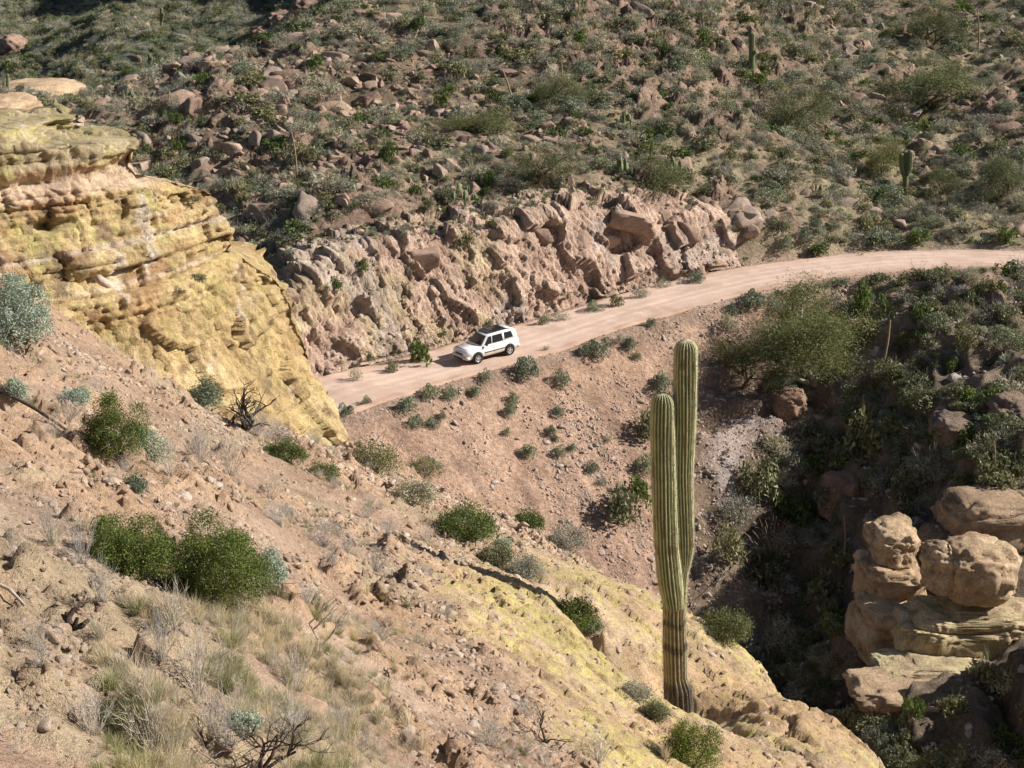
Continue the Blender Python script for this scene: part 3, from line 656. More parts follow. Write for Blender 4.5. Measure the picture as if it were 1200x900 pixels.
def spikes(S, E, W, tip=.35):
    d = E - S; d /= np.linalg.norm(d, axis=1)[:, None] + 1e-9
    a = np.cross(d, [0.31, 0.17, 0.93]); a /= np.linalg.norm(a, axis=1)[:, None] + 1e-9; b = np.cross(d, a); n = len(S); V = []
    for P0, f in ((S, 1.0), (E, tip)):
        for k in range(3):
            t = 2 * math.pi * k / 3; V.append(P0 + (a * math.cos(t) + b * math.sin(t)) * (W * f)[:, None])
    V = np.stack(V, 1).reshape(-1, 3); i = np.arange(n)[:, None, None] * 6
    q = np.array([[0, 1, 4, 3], [1, 2, 5, 4], [2, 0, 3, 5]])[None]
    return V, (i + q).reshape(-1, 4)
def tube(pts, rad, sides=7):
    """a bent tapering tube as vertices and quads"""
    pts = np.array(pts, float); t = np.gradient(pts, axis=0); t /= np.linalg.norm(t, axis=1)[:, None]
    ref = np.array([.3, .9, .2]); a = np.cross(t, ref); a /= np.linalg.norm(a, axis=1)[:, None]; b = np.cross(t, a)
    th = np.linspace(0, 2 * math.pi, sides, endpoint=False)
    V = (pts[:, None] + (a[:, None] * np.cos(th)[None, :, None] + b[:, None] * np.sin(th)[None, :, None]) * np.asarray(rad, float)[:, None, None]).reshape(-1, 3)
    Fq = [[i * sides + j, i * sides + (j + 1) % sides, (i + 1) * sides + (j + 1) % sides, (i + 1) * sides + j] for i in range(len(pts) - 1) for j in range(sides)]
    return V, np.array(Fq)
def join(*vf):
    V, Fc, o = [], [], 0
    for v, f in vf: V.append(v); Fc.append(f + o); o += len(v)
    return np.vstack(V), np.vstack(Fc)
def limbs(r, depth, p, d, L, w_, out, tips, bend=.25, fork=(2, 3), spread=.55, up=.1):
    pts = [p]; dd = d.copy()
    for k in range(4):
        dd = dd + r.normal(0, bend * .5, 3) + np.array([0, 0, up * .3]); dd /= np.linalg.norm(dd); pts.append(pts[-1] + dd * L / 4)
    out.append(tube(pts, np.linspace(w_, w_ * .62, 5), 6 if w_ > .03 else 4)); tips.append((pts[-1], dd, depth)); tips.append((pts[2], dd, depth))
    if depth > 0:
        for k in range(r.integers(fork[0], fork[1] + 1)):
            q = pts[r.integers(2, 5)]; d2 = dd + r.normal(0, spread, 3); d2 /= np.linalg.norm(d2)
            limbs(r, depth - 1, q, d2, L * r.uniform(.55, .85), w_ * .55, out, tips, bend, fork, spread, up)

M_far_grey = leaf_mat('grey_scrub_twigs', [(.21, .20, .145), (.34, .325, .24), (.50, .47, .36)], .15)
M_far_olive = leaf_mat('olive_scrub_leaves', [(.085, .092, .042), (.165, .168, .085), (.30, .29, .16)], .2)
M_far_green = leaf_mat('green_shrub_leaves', [(.05, .08, .02), (.10, .145, .035), (.18, .22, .065)], .25)
M_brittle = leaf_mat('grey_green_brittlebush_leaves', [(.12, .15, .09), (.20, .235, .145), (.34, .36, .25)], .2)
M_straw = leaf_mat('straw_grass_blades', [(.40, .35, .23), (.55, .48, .34), (.68, .61, .46)], .3)
M_grass_g = leaf_mat('green_grass_blades', [(.20, .22, .085), (.33, .33, .15), (.48, .44, .26)], .3)
M_jojoba = leaf_mat('dark_green_creosote_leaves', [(.05, .08, .015), (.115, .155, .028), (.27, .29, .08)], .25, .5)
M_blue = leaf_mat('blue_grey_brittlebush_leaves', [(.17, .22, .17), (.30, .36, .28), (.46, .51, .41)], .2)
M_twig = leaf_mat('bare_grey_twigs', [(.24, .21, .185), (.38, .34, .30), (.52, .475, .43)], 0, .85)
M_dark_wood = plain_mat('dark_dead_wood', (.075, .055, .042), .9, .2, var=.5, vs=20)
M_pale_wood = plain_mat('bleached_dead_wood', (.38, .33, .27), .9, .2, var=.4, vs=20)
M_bark = plain_mat('shrub_bark', (.14, .10, .07), .9, .2, var=.4, vs=25)
M_agave = leaf_mat('agave_leaves', [(.10, .14, .10), (.18, .22, .16), (.28, .31, .23)], .1, .6)
M_stalk = plain_mat('dry_flower_stalk', (.30, .22, .14), .9, .2, var=.3, vs=15)
M_orange = leaf_mat('dead_orange_leaves', [(.35, .16, .04), (.50, .25, .06), (.60, .36, .12)], .2)
M_pear = plain_mat('prickly_pear_pad', (.17, .215, .10), .7, .3, var=.35, vs=9)

def shrub_mesh(name, seed, mat, n, leaf, lumps=9, H=.8, twigs=0, shell=.55, elong=1.6, tri=True, lr=(.3, .5)):
    """radius about 1; foliage in lumps over a skirt of twigs"""
    r = np.random.default_rng(seed); ctr, d = blob_points(r, n, dome_lumps(r, lumps, 1, H, lr), shell)
    ctr = ctr[ctr[:, 2] > -.05]; V, Fc = leaf_cards(r, ctr, leaf, elong, None, tri); cc = colr(r, len(ctr), Fc.shape[1])
    if twigs:
        tv, tf = twig_mesh_data(r, twigs, 1.05, .6, .012, 2, .15)
        if tri: tf = np.vstack([tf[:, [0, 1, 2]], tf[:, [0, 2, 3]]])
        V, Fc = join((V, Fc), (tv, tf)); cc = np.vstack([cc, np.repeat(r.random((len(tv) // 6, 3)), 6, 0)])
    return np_mesh(name, V, Fc, mat, cc, smooth_=False)
def twig_shrub_mesh(name, seed, mat, n=60, spread=.65, width=.010, sub=3, length=1.05):
    r = np.random.default_rng(seed); V, Fc = twig_mesh_data(r, n, length, spread, width, sub, .12)
    return np_mesh(name, V, Fc, mat, np.repeat(r.random((len(V) // 6, 3)), 6, 0), smooth_=False)
def tuft_mesh(name, seed, mat, n=70, spread=.4, width=.02, bend=.25):
    r = np.random.default_rng(seed); V, Fc = [], []
    for i in range(n):
        a = r.uniform(0, 6.283); t = abs(r.normal(0, spread)); L = r.uniform(.5, 1.1); p = np.array([math.cos(a), math.sin(a), 0]) * .22 * r.random()
        d = np.array([math.cos(a) * math.sin(t), math.sin(a) * math.sin(t), math.cos(t)]); b = np.cross(d, r.normal(size=3)); b /= np.linalg.norm(b)
        m = p + d * L * .55; e = m + (d + np.array([math.cos(a), math.sin(a), -.6]) * bend * r.random() * 2) * L * .5; k = len(V)
        V += [p - b * width / 2, p + b * width / 2, m + b * width * .4, m - b * width * .4, e]; Fc += [[k, k + 1, k + 2, k + 3], [k + 3, k + 2, k + 4, k + 4]]
    V = np.array(V); F4 = np.array(Fc); T = np.vstack([F4[::2][:, [0, 1, 2]], F4[::2][:, [0, 2, 3]], F4[1::2][:, [0, 1, 2]]])
    return np_mesh(name, V, T, mat, np.repeat(r.random((n, 3)), 5, 0), smooth_=False)
def agave_mesh(name, seed, mat, n=26, w_=.09):
    r = np.random.default_rng(seed); V, Fc = [], []
    for i in range(n):
        a = i * 2.4; t = .25 + 1.15 * (i / n); L = r.uniform(.8, 1.05); d = np.array([math.cos(a) * math.sin(t), math.sin(a) * math.sin(t), math.cos(t)]); s = np.array([-math.sin(a), math.cos(a), 0]); u_ = np.cross(s, d); k = len(V)
        V += [s * -w_ * .4, s * w_ * .4, d * L * .45 + s * w_ * .5 + u_ * .03, d * L * .45 - s * w_ * .5 + u_ * .03, d * L * .45 - u_ * .02, d * L]
        Fc += [[k, k + 4, k + 3], [k, k + 1, k + 4], [k + 1, k + 2, k + 4], [k + 3, k + 4, k + 5], [k + 4, k + 2, k + 5]]
    return np_mesh(name, np.array(V), np.array(Fc), mat, np.repeat(r.random((n, 3)), 6, 0), smooth_=False)

G_grey = [shrub_mesh('grey_scrub', 100 + k, M_far_grey, 480, .20, 8, .8, 18, .35, 4.5) for k in range(3)]
G_olive = [shrub_mesh('olive_scrub', 110 + k, M_far_olive, 520, .20, 9, .85, 10, .45, 2.2) for k in range(3)]
G_green = [shrub_mesh('green_shrub', 120 + k, M_far_green, 600, .17, 10, .95, 6, .5, 1.8, lr=(.25, .45)) for k in range(3)]
G_britt = [shrub_mesh('brittlebush', 130 + k, M_brittle, 1300, .10, 12, .85, 0, .75, 1.4, lr=(.3, .45)) for k in range(4)]
G_tuft = [tuft_mesh('grass_tuft', 140 + k, M_straw, 60, .45, .045) for k in range(3)]
G_agave = [agave_mesh('agave', 150 + k, M_agave) for k in range(2)]
G_twig = [twig_shrub_mesh('twig_shrub', 160 + k, M_twig, 55) for k in range(3)]
G_tuft_near = [tuft_mesh('dry_grass', 170 + k, M_straw, 90, .42, .014) for k in range(3)] + [tuft_mesh('dry_grass', 175, M_grass_g, 90, .5, .016)]

# ------------------------------------------------------------------ scattering
R_ = np.random.default_rng(99)
def stuff_scatter(name, sources, pts, scl, mat_fallback=None, tilt=0.0, sink=0.0, flat=None, pick=None, normals=None):
    """one object that carries thousands of small ones: points with a turn, a size and a pick of the source meshes"""
    n = len(pts); me = bpy.data.meshes.new(name); me.vertices.add(n); pts = np.array(pts, np.float32); pts[:, 2] -= sink * scl
    me.vertices.foreach_set('co', pts.ravel())
    rot = np.stack([R_.normal(0, tilt, n), R_.normal(0, tilt, n), R_.uniform(0, 6.283, n)], 1)
    a = me.attributes.new('rot', 'FLOAT_VECTOR', 'POINT'); a.data.foreach_set('vector', rot.astype(np.float32).ravel())
    s3 = np.repeat(scl[:, None], 3, 1) * (R_.uniform(.8, 1.2, (n, 3)) if flat is None else flat)
    a = me.attributes.new('scl', 'FLOAT_VECTOR', 'POINT'); a.data.foreach_set('vector', s3.astype(np.float32).ravel())
    a = me.attributes.new('pick', 'INT', 'POINT'); a.data.foreach_set('value', (R_.integers(0, len(sources), n) if pick is None else pick).astype(np.int32))
    o = obj(name, me); tag(o, kind='stuff')
    g = bpy.data.node_groups.new(name, 'GeometryNodeTree'); g.interface.new_socket('Geometry', in_out='INPUT', socket_type='NodeSocketGeometry'); g.interface.new_socket('Geometry', in_out='OUTPUT', socket_type='NodeSocketGeometry')
    gi = g.nodes.new('NodeGroupInput'); go = g.nodes.new('NodeGroupOutput'); ip = g.nodes.new('GeometryNodeInstanceOnPoints')
    m2p = g.nodes.new('GeometryNodeMeshToPoints'); g.links.new(gi.outputs[0], m2p.inputs[0]); g.links.new(m2p.outputs[0], ip.inputs['Points'])
    jn = g.nodes.new('GeometryNodeJoinGeometry'); ip.inputs['Pick Instance'].default_value = True
    for s in reversed(sources):
        oi = g.nodes.new('GeometryNodeObjectInfo'); oi.inputs['Object'].default_value = s; oi.transform_space = 'ORIGINAL'; oi.inputs['As Instance'].default_value = False
        ti = g.nodes.new('GeometryNodeGeometryToInstance'); g.links.new(oi.outputs['Geometry'], ti.inputs[0]); g.links.new(ti.outputs[0], jn.inputs[0])
    g.links.new(jn.outputs[0], ip.inputs['Instance'])
    for at, ty, so_ in (('rot', 'FLOAT_VECTOR', 'Rotation'), ('scl', 'FLOAT_VECTOR', 'Scale'), ('pick', 'INT', 'Instance Index')):
        na = g.nodes.new('GeometryNodeInputNamedAttribute'); na.data_type = ty; na.inputs['Name'].default_value = at
        src = na.outputs['Attribute']
        if at == 'rot':
            e = g.nodes.new('FunctionNodeEulerToRotation'); g.links.new(src, e.inputs[0]); src = e.outputs[0]
        g.links.new(src, ip.inputs[so_])
    g.links.new(ip.outputs[0], go.inputs[0])
    md = o.modifiers.new('scatter', 'NODES'); md.node_group = g
    return o
def in_view(p, m=40):
    px, py, d = proj(p[:, 0], p[:, 1], p[:, 2]); return (px > -m) & (px < 1200 + m) & (py > -m) & (py < 900 + m) & (d > 0), px, py, d
def slopes(f, x, y, e=.6):
    return np.stack([-(f(x + e, y) - f(x - e, y)) / (2 * e), -(f(x, y + e) - f(x, y - e)) / (2 * e), np.ones_like(x)], 1)

# ------------------------------------------------------------------ labels that count outward from landmarks
LM = [('the white car', 568, 405), ('the two-armed far saguaro', 1061, 200), ('the tall single far saguaro', 881, 60), ('the leaning pale stalk', 597, 100), ('the far road bend', 1080, 300),
      ('the yellow cliff top', 170, 160), ('the big rounded cut boulders', 740, 265), ('the low ridge crest', 330, 50), ('the cliff shoulder', 290, 270), ('the big palo verde', 940, 400),
      ('the near saguaro tip', 803, 400), ('the twin outcrop boulder', 1130, 670), ('the bigger dark creosote bush', 250, 650), ('the dark twin-stem bush', 135, 500), ('the near saguaro foot', 795, 840), ('the black cholla skeleton', 290, 462),
      ('the dead fallen log', 60, 495), ('the grass flat', 250, 780), ('the scree fan', 650, 520), ('the top right hillside scrub patch', 1085, 40), ('the ridge boulders', 200, 110), ('the thin upper stalk', 657, 88)]
LM = [(a.replace('top right ', 'upper '), b, c) for a, b, c in LM]
ORD = ['first', 'second', 'third', 'fourth', 'fifth', 'sixth', 'seventh', 'eighth', 'ninth', 'tenth', 'eleventh', 'twelfth', 'thirteenth', 'fourteenth', 'fifteenth', 'sixteenth', 'seventeenth', 'eighteenth', 'nineteenth', 'twentieth', 'twenty-first', 'twenty-second', 'twenty-third', 'twenty-fourth', 'twenty-fifth', 'twenty-sixth', 'twenty-seventh', 'twenty-eighth', 'twenty-ninth', 'thirtieth', 'thirty-first', 'thirty-second', 'thirty-third', 'thirty-fourth', 'thirty-fifth', 'thirty-sixth', 'thirty-seventh', 'thirty-eighth', 'thirty-ninth', 'fortieth']
def sizeword(s): return 'small' if s < .33 else ('mid-sized' if s < .75 else 'large')
def count_labels(items):
    """items: (object, px, py, size 0..1, noun phrase). Sets labels such as 'third large grey shrub uphill of the white car'"""
    b = {}
    for o, px, py, s, noun in items:
        k = min(range(len(LM)), key=lambda i: (LM[i][1] - px) ** 2 + ((LM[i][2] - py) * 1.4) ** 2); dx, dy = px - LM[k][1], py - LM[k][2]
        w_ = ('uphill of' if dy < 0 else 'downhill of') if abs(dy) * 1.3 > abs(dx) else ('on the gully side of' if dx > 0 else 'on the cliff side of')
        b.setdefault((sizeword(s), noun, w_, LM[k][0]), []).append((dx * dx + dy * dy, o))
    for (sw, noun, w_, lm), L in b.items():
        L.sort(key=lambda t: t[0])
        for i, (_, o) in enumerate(L): o['label'] = f'{sw} {noun} {w_} {lm}' if len(L) == 1 else f'{ORD[min(i, 39)]} {sw} {noun} out {w_} {lm}'

# ------------------------------------------------------------------ individual rocks
_cp = proj(CUTV[:, 0], CUTV[:, 1], CUTV[:, 2])
def on_cut(px, py):
    d2 = (_cp[0] - px) ** 2 + (_cp[1] - py) ** 2; k = np.where(d2 < 9)[0]
    if len(k) == 0: return on(px, py, False)
    j = k[np.argmin(_cp[2][k])]; return CUTV[j].astype(float)
def spot(px, py, where):
    return on_cut(px, py) if where == 'cut' else on(px, py, where == 'near')
def place_rock(px, py, wpx, hpx, meshes, label, group, where='hill', name='boulder', depth=None, cat='boulder', rz=None):
    p = spot(px, py + hpx * .35, where); d = proj(*p)[2]; s = d / FPX; me = random.choice(meshes)
    sx = wpx * s / 2 / .62; sz = hpx * s / 2 / .33
    bb = me.get('h') or 0
    o = obj(name, me, None, p - np.array([0, -.3 * sx, .22 * hpx * s]), (random.uniform(-.1, .1), random.uniform(-.15, .15), rz if rz is not None else random.uniform(-.35, .35)), (sx, (depth or sx * 1.0), min(max(.25 * sx, sz), 1.3 * sx)))
    return tag(o, label, cat, group)
HB = 'boulders lying out on the hillside'
hand_boulders = [  # px, py, w, h, where, label
    (202, 115, 54, 30, 'hill', 'large flat-faced reddish slab leaning on the ridge behind the cliff top'), (228, 133, 30, 18, 'hill', 'rounded brown boulder just below the big leaning ridge slab'),
    (232, 158, 30, 22, 'hill', 'broad dome-topped boulder under two bright green shrubs on the ridge side'), (140, 115, 26, 18, 'hill', 'dark boulder at the foot of the ridge by the cliff top'), (250, 68, 30, 16, 'hill', 'tilted reddish block on the ridge line among three small rocks'),
    (302, 73, 26, 15, 'hill', 'pale pink slab below the ridge line, edge turned up'), (317, 58, 32, 14, 'hill', 'long flat rock second below the highest ridge boulder'), (353, 42, 38, 15, 'hill', 'highest and longest sunlit boulder on the ridge line'),
    (390, 113, 26, 14, 'hill', 'stepped slab of pink rock high above the cliff shoulder'), (393, 97, 18, 12, 'hill', 'squared block resting on a stepped pink slab'), (357, 143, 36, 20, 'hill', 'cracked domed boulder at the top end of the leaning grey stalk'),
    (317, 137, 38, 15, 'hill', 'stack-like flat boulder with dark shade under its lip'), (288, 160, 24, 20, 'hill', 'upright blocky boulder with pale yellowish face'), (247, 213, 36, 20, 'hill', 'pale cracked boulder between grey scrub above the cliff shoulder'),
    (377, 207, 28, 16, 'hill', 'knobbly red boulder beside the foot of the leaning grey stalk'), (197, 193, 18, 22, 'hill', 'egg-shaped rock right behind the cliff edge'), (213, 70, 18, 14, 'hill', 'small brown rock with a green shrub beside it on the ridge'),
    (588, 78, 28, 18, 'hill', 'rounded boulder at the upper end of the pale leaning stalk'), (442, 87, 32, 13, 'hill', 'long low pink boulder in a band of rocks below the ridge'), (537, 78, 24, 13, 'hill', 'smooth domed boulder uphill and aside of the pale stalk'),
    (467, 103, 22, 13, 'hill', 'split pink boulder halfway up the rocky band'), (423, 115, 14, 14, 'hill', 'upright small block at the end of the rocky band'), (607, 63, 20, 13, 'hill', 'grey-brown block above the pale leaning stalk'),
    (517, 172, 22, 18, 'hill', 'dark folded boulder alone among olive shrubs'), (788, 83, 24, 15, 'hill', 'tilted pink boulder downhill of the two upper green shrubs'), (703, 87, 32, 14, 'hill', 'broad low boulder beside the long bare slab'),
    (653, 88, 42, 9, 'hill', 'long bare flat slab crossed by a thin flower stalk'), (957, 67, 20, 16, 'hill', 'dark cube-like boulder beside its smaller twin below the palo verde'), (973, 68, 15, 13, 'hill', 'smaller twin of the dark cube-like boulder'),
    (1030, 80, 34, 16, 'hill', 'broken pink outcrop block uphill of the long dark thicket'), (1067, 132, 30, 16, 'hill', 'rounded red boulder downhill of the long dark thicket'), (1180, 142, 38, 28, 'hill', 'big dark-sided dome boulder near the frame edge uphill of the road'),
    (1195, 124, 18, 13, 'hill', 'pink rock perched above the big dark-sided dome boulder'), (1123, 163, 22, 19, 'hill', 'split dark and pink boulder behind the two-armed saguaro'), (1107, 183, 32, 26, 'hill', 'cracked tan boulder beside the two-armed saguaro'),
    (987, 198, 22, 15, 'hill', 'upper dark rock of the cracked block cluster above the road bend'), (990, 213, 24, 18, 'hill', 'squared tan block in the middle of the cluster above the road bend'), (1009, 212, 19, 16, 'hill', 'rounded tan block on the saguaro side of the cluster'),
    (1008, 196, 15, 13, 'hill', 'small topmost block of the cluster above the road bend'), (1000, 238, 28, 18, 'hill', 'isolated tan boulder among grey-green brush above the road bend'), (1014, 248, 19, 13, 'hill', 'low brown rock leaning on the isolated tan boulder'),
    (863, 240, 40, 24, 'hill', 'big orange-tan boulder balanced on two flat rocks at the end of the cut'), (897, 247, 28, 30, 'hill', 'tall fissured boulder touching the balanced orange one'), (870, 258, 42, 18, 'hill', 'flat tan rock under the balanced orange boulder'),
    (920, 240, 26, 26, 'hill', 'square split boulder further along the cut end'), (943, 223, 22, 18, 'hill', 'narrow cleft boulder at the uphill end of the cut boulders'), (922, 222, 22, 13, 'hill', 'flat slab lying behind the square split boulder'), (913, 265, 16, 13, 'hill', 'small pink rock at the foot of the fissured boulder'),
    (680, 272, 30, 24, 'cut', 'sharp-edged bright tan block with a vertical crack on the cut edge'), (606, 246, 28, 18, 'cut', 'dark brown lump at the crest of the cut above the car'), (580, 266, 32, 24, 'cut', 'dome-shaped dark boulder on the crest of the cut'),
    (632, 258, 28, 28, 'cut', 'rugged fissured boulder between the dark dome and the bright block'), (340, 340, 24, 18, 'cut', 'pink square block perched beside the yellow cliff'), (485, 287, 70, 30, 'cut', 'wide flat-topped pink ledge block above the cut'),
    (806, 259, 30, 24, 'cut', 'leaning square boulder at the top of the tan columns'), (737, 243, 64, 32, 'cut', 'arching dark-topped boulder crowning the cut, largest of them'), (745, 270, 34, 38, 'cut', 'tan boulder split by a curved crack under the arching one'),
    (716, 264, 22, 34, 'cut', 'narrow leaning slab on the car side of the curved-crack boulder'), (783, 250, 20, 14, 'cut', 'flat dark rock between the arching and the leaning square boulders'), (790, 288, 28, 56, 'cut', 'tall smooth tan column low in the cut'), (847, 274, 38, 58, 'cut', 'broad pale column at the end of the cut'),
    (820, 292, 24, 50, 'cut', 'narrow pale column between the two broader ones')]
hill_items = []
for (px, py, w_, h_, wh, lb) in hand_boulders: place_rock(px, py, w_, h_, hill_rocks, lb, HB, wh)

def outcrop(name, px, py, Y, wpx, hpx, dm, seed, boxy, cols, label, group=None, strata=.0, sub=5, lobes=None, rz=0, cat='rock outcrop', rough=.1, mat=None):
    """a weathered bedrock block: centre seen at (px, py), Y metres ahead"""
    c = P(px, py, Y); s = proj(*c)[2] / FPX; a = np.array([wpx * s / 2, dm / 2, hpx * s / 2]); parts = []
    for (ox, oy, oz, k) in (lobes or [(0, 0, 0, 1)]):
        V, Fc = ICO[sub]; V = V.copy()
        V = np.sign(V) * np.abs(V) ** (1 - boxy * .8); V /= np.abs(V).max()
        V = V * a * np.array(k if hasattr(k, '__len__') else (k,) * 3) + np.array([ox, oy, oz]) * a
        parts.append((V, Fc))
    V, Fc = join(*parts); N_ = V / (np.linalg.norm(V, axis=1)[:, None] + 1e-6)
    x, y, z = (V + seed * 7.3).T
    d1, ed, rv, o1, o2, o3 = cells(x * .8, y * .8, z * 1.1, seed, box=True); e1, e2, e3, e4 = beds(z + .3 * fbm(x * .3, y * .3, octs=2, seed=seed + 1), x + y * .4, .7, 1.6, seed + 60); e5, e6, e7, e8 = beds(z + .2 * fbm(x * .5, y * .5, octs=2, seed=seed + 2), x + y * .4, .24, .7, seed + 70)
    n = (.30 * (e1 - .5) + .25 * (e2 - .5) + .12 * (e5 - .5) + .10 * (e6 - .5) - .16 * np.exp(-(e3 / .08) ** 2) - .10 * np.exp(-(e4 / .06) ** 2)) * (strata * 2.2) + .34 * fbm(x * .45, y * .45, z * .6, 4, seed) + rough * 1.3 * fbm(x * 2, y * 2, z * 2.4, 3, seed + 3) + .30 * (rv - .5) + .25 * o1 * (rv - .3) - .10 * np.exp(-(ed / .07) ** 2) + rough * .5 * fbm(x * 7, y * 7, z * 7, 2, seed + 4)
    n = n + strata * (vnoise(z * 1.7 + .5 * fbm(x * .4, y * .4, octs=2, seed=seed), z * 0, seed=seed + 6) - .5)
    n = n * np.where(N_[:, 2] > .8, .6, 1)
    V = V + N_ * n[:, None]
    cc = lerp3(cols[0], cols[1], smooth(-.4, .4, fbm(x * .7, y * .7, z * 1.1, 4, seed + 7)))
    cc = lerp3(cc, (.26, .19, .12), .6 * smooth(.2, .55, fbm(x * 1.6, y * 1.6, z * 1.6, 4, seed + 8)))
    o = obj(name, np_mesh(name, V, Fc, mat or M_cliff, cc), None, c, (0, 0, rz)); return tag(o, label, cat, group)
TAN = ((.50, .355, .23), (.61, .455, .30)); YEL = ((.54, .42, .27), (.56, .465, .28)); RED = ((.33, .205, .15), (.42, .28, .20)); DRK = ((.22, .165, .13), (.30, .22, .17)); GRY = ((.30, .25, .22), (.44, .38, .34))  # DRK: rock colour with the shade of the bluffs put into it
GO = 'weathered outcrops across the gully'
outcrop('sandstone_boulder', 1134, 668, 77, 104, 78, 3.6, 1, .4, TAN, 'twin-lobed tan boulder sitting on the layered yellow ledge', GO, .25, 5, [(.18, 0, 0, (.82, 1, 1)), (-.68, -.1, .08, (.38, .7, .8))], cat='boulder')
outcrop('sandstone_boulder', 1045, 640, 81.5, 60, 54, 4.0, 2, .4, TAN, 'domed boulder with a sunlit cap at the gully edge of the outcrops', GO, .3, cat='boulder')
outcrop('rock_outcrop', 1042, 680, 81, 70, 56, 4.5, 3, .6, TAN, 'squat shaded block under the boulder with the sunlit cap', GO, .4)
outcrop('rock_outcrop', 1165, 620, 84, 122, 84, 5, 4, .6, ((.38, .27, .18), (.48, .35, .235)), 'hulking dark outcrop behind the twin-lobed boulder', GO, .3)  # shade put into the rock colour, darker than its neighbours
outcrop('sandstone_boulder', 1128, 600, 88, 40, 34, 3, 5, .2, TAN, 'knob with a lit top standing before the hulking dark outcrop', GO, .2, 4, cat='boulder')
outcrop('rock_outcrop', 1205, 600, 86, 90, 66, 5, 14, .6, ((.38, .27, .18), (.48, .35, .235)), 'rough high outcrop cut by the frame edge', GO, .3)  # same darkened colour, shade painted into the rock
outcrop('rock_outcrop', 1132, 742, 76.5, 172, 74, 4.6, 6, .7, YEL, 'long yellow layered ledge carrying the twin-lobed boulder', GO, .55, 6)
outcrop('rock_outcrop', 1090, 788, 73.5, 140, 30, 3.6, 7, .7, YEL, 'low step of tan rock along the foot of the yellow ledge', GO, .3)
outcrop('sandstone_boulder', 1033, 782, 74, 21, 14, .9, 8, .2, TAN, 'single small round rock perched at the gully end of the low step', GO, .1, 4, rough=.05, cat='boulder')
outcrop('rock_outcrop', 1080, 815, 71.5, 170, 32, 4, 9, .7, TAN, 'flat pinkish shelf lowest beneath the yellow ledge', GO, .3)
outcrop('rock_outcrop', 1036, 738, 79, 72, 72, 5, 10, .6, TAN, 'big shaded block on the gully side of the yellow ledge', GO, .4)
outcrop('rock_outcrop', 1000, 868, 73, 90, 44, 4, 11, .4, YEL, 'pale ledge at the gully bottom beside the slickrock', GO, .3)
outcrop('rock_outcrop', 984, 582, 97.5, 52, 62, 3, 12, .4, RED, 'reddish fluted knob in the gully with a clump on top', GO, .1)
outcrop('rock_outcrop', 926, 476, 106, 46, 44, 3, 13, .35, RED, 'red crumbling rock below the big palo verde', GO, .1)
outcrop('rock_outcrop', 848, 540, 104.5, 74, 80, 4, 15, .4, GRY, 'pale grey broken rock rib behind the near saguaro', GO, .1)
outcrop('rock_outcrop', 835, 478, 107.5, 44, 30, 3, 16, .3, GRY, 'shaded grey rock above the pale broken rib', GO, .1, 4)
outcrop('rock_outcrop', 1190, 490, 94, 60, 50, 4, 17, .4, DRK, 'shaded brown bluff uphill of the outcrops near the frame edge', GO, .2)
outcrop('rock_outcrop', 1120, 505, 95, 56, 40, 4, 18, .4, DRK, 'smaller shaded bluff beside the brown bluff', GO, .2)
for (px, py, w_, h_, lb, sd_) in [(365, 12, 44, 30, 'reddish crag on the far skyline slope, nearer the ridge', 21), (332, 22, 34, 20, 'lower reddish crag on the far slope', 22), (308, 38, 26, 18, 'small dark crag where the far slope meets the ridge', 23), (14, 52, 34, 22, 'rust coloured crag by the frame edge on the far slope', 24)]:
    outcrop('far_crag', px, py, ray_hit(px, py + h_ * .4, [BF], 190.)[1][0], w_, h_, 9, sd_, .2, ((.30, .20, .16), (.38, .26, .20)), lb, 'crags of the far slope', .3, 4, rough=.5)
for (px, py, w_, h_, Y_, lb, sd_) in [(45, 106, 110, 26, 150, 'pale bare dome of rock just beyond the cliff top', 25), (12, 128, 60, 30, 118, 'tan boulders peeping over the cliff top at the frame edge', 26)]:
    outcrop('rock_outcrop', px, py, Y_, w_, h_, 8, sd_, .2, TAN, lb, 'bare rock beyond the cliff', .2, 4)
outcrop('slab_rock', 355, 822, on(355, 832)[1] + .1, 54, 34, .35, 19, .4, TAN, 'long tilted reddish rock lying in the grass flat', 'loose rocks on the near slope', .0, 4, rough=.02, cat='rock', rz=.3) if 0 else None
near_hand = [(355, 824, 54, 32, 'long tilted reddish rock lying in the grass flat'), (212, 436, 26, 24, 'pointed tan slab standing up at the edge of the slope by the cliff'), (78, 508, 34, 14, 'brown rock at the end of the fallen log'), (133, 772, 24, 12, 'flat brown stone beside the grey twigs'),
             (122, 331, 26, 24, 'dark brown loose block stuck in the yellow cliff face'), (205, 470, 0, 0, ''), (213, 738, 14, 14, 'small brown rock in the middle of the grass flat'), (260, 872, 22, 12, 'pale rock at the lower edge of the grass flat'), (130, 562, 26, 16, 'yellow-topped stone beneath the dark twin-stem bush'),
             (210, 578, 22, 16, 'rounded pink stone below the dark twin-stem bush'), (447, 830, 22, 16, 'brown stone at the edge of the green grass'), (378, 752, 14, 14, 'pale stone under the dead sapling'), (42, 712, 0, 0, ''), (535, 765, 16, 12, 'dark brown stone in the rubble patch'), (22, 665, 0, 0, '')]
for (px, py, w_, h_, lb) in near_hand:
    if w_:
        if lb.startswith('dark brown loose'):
            c = P(px, py, 39.4); s = proj(*c)[2] / FPX; o = obj('stone', near_rocks[1], None, c, (0, .5, .3), (w_ * s * .6,) * 3); tag(o, lb, 'rock', 'loose rocks on the near slope')
        else: place_rock(px, py, w_, h_, near_rocks, lb, 'loose rocks on the near slope', 'near', 'stone', cat='rock')

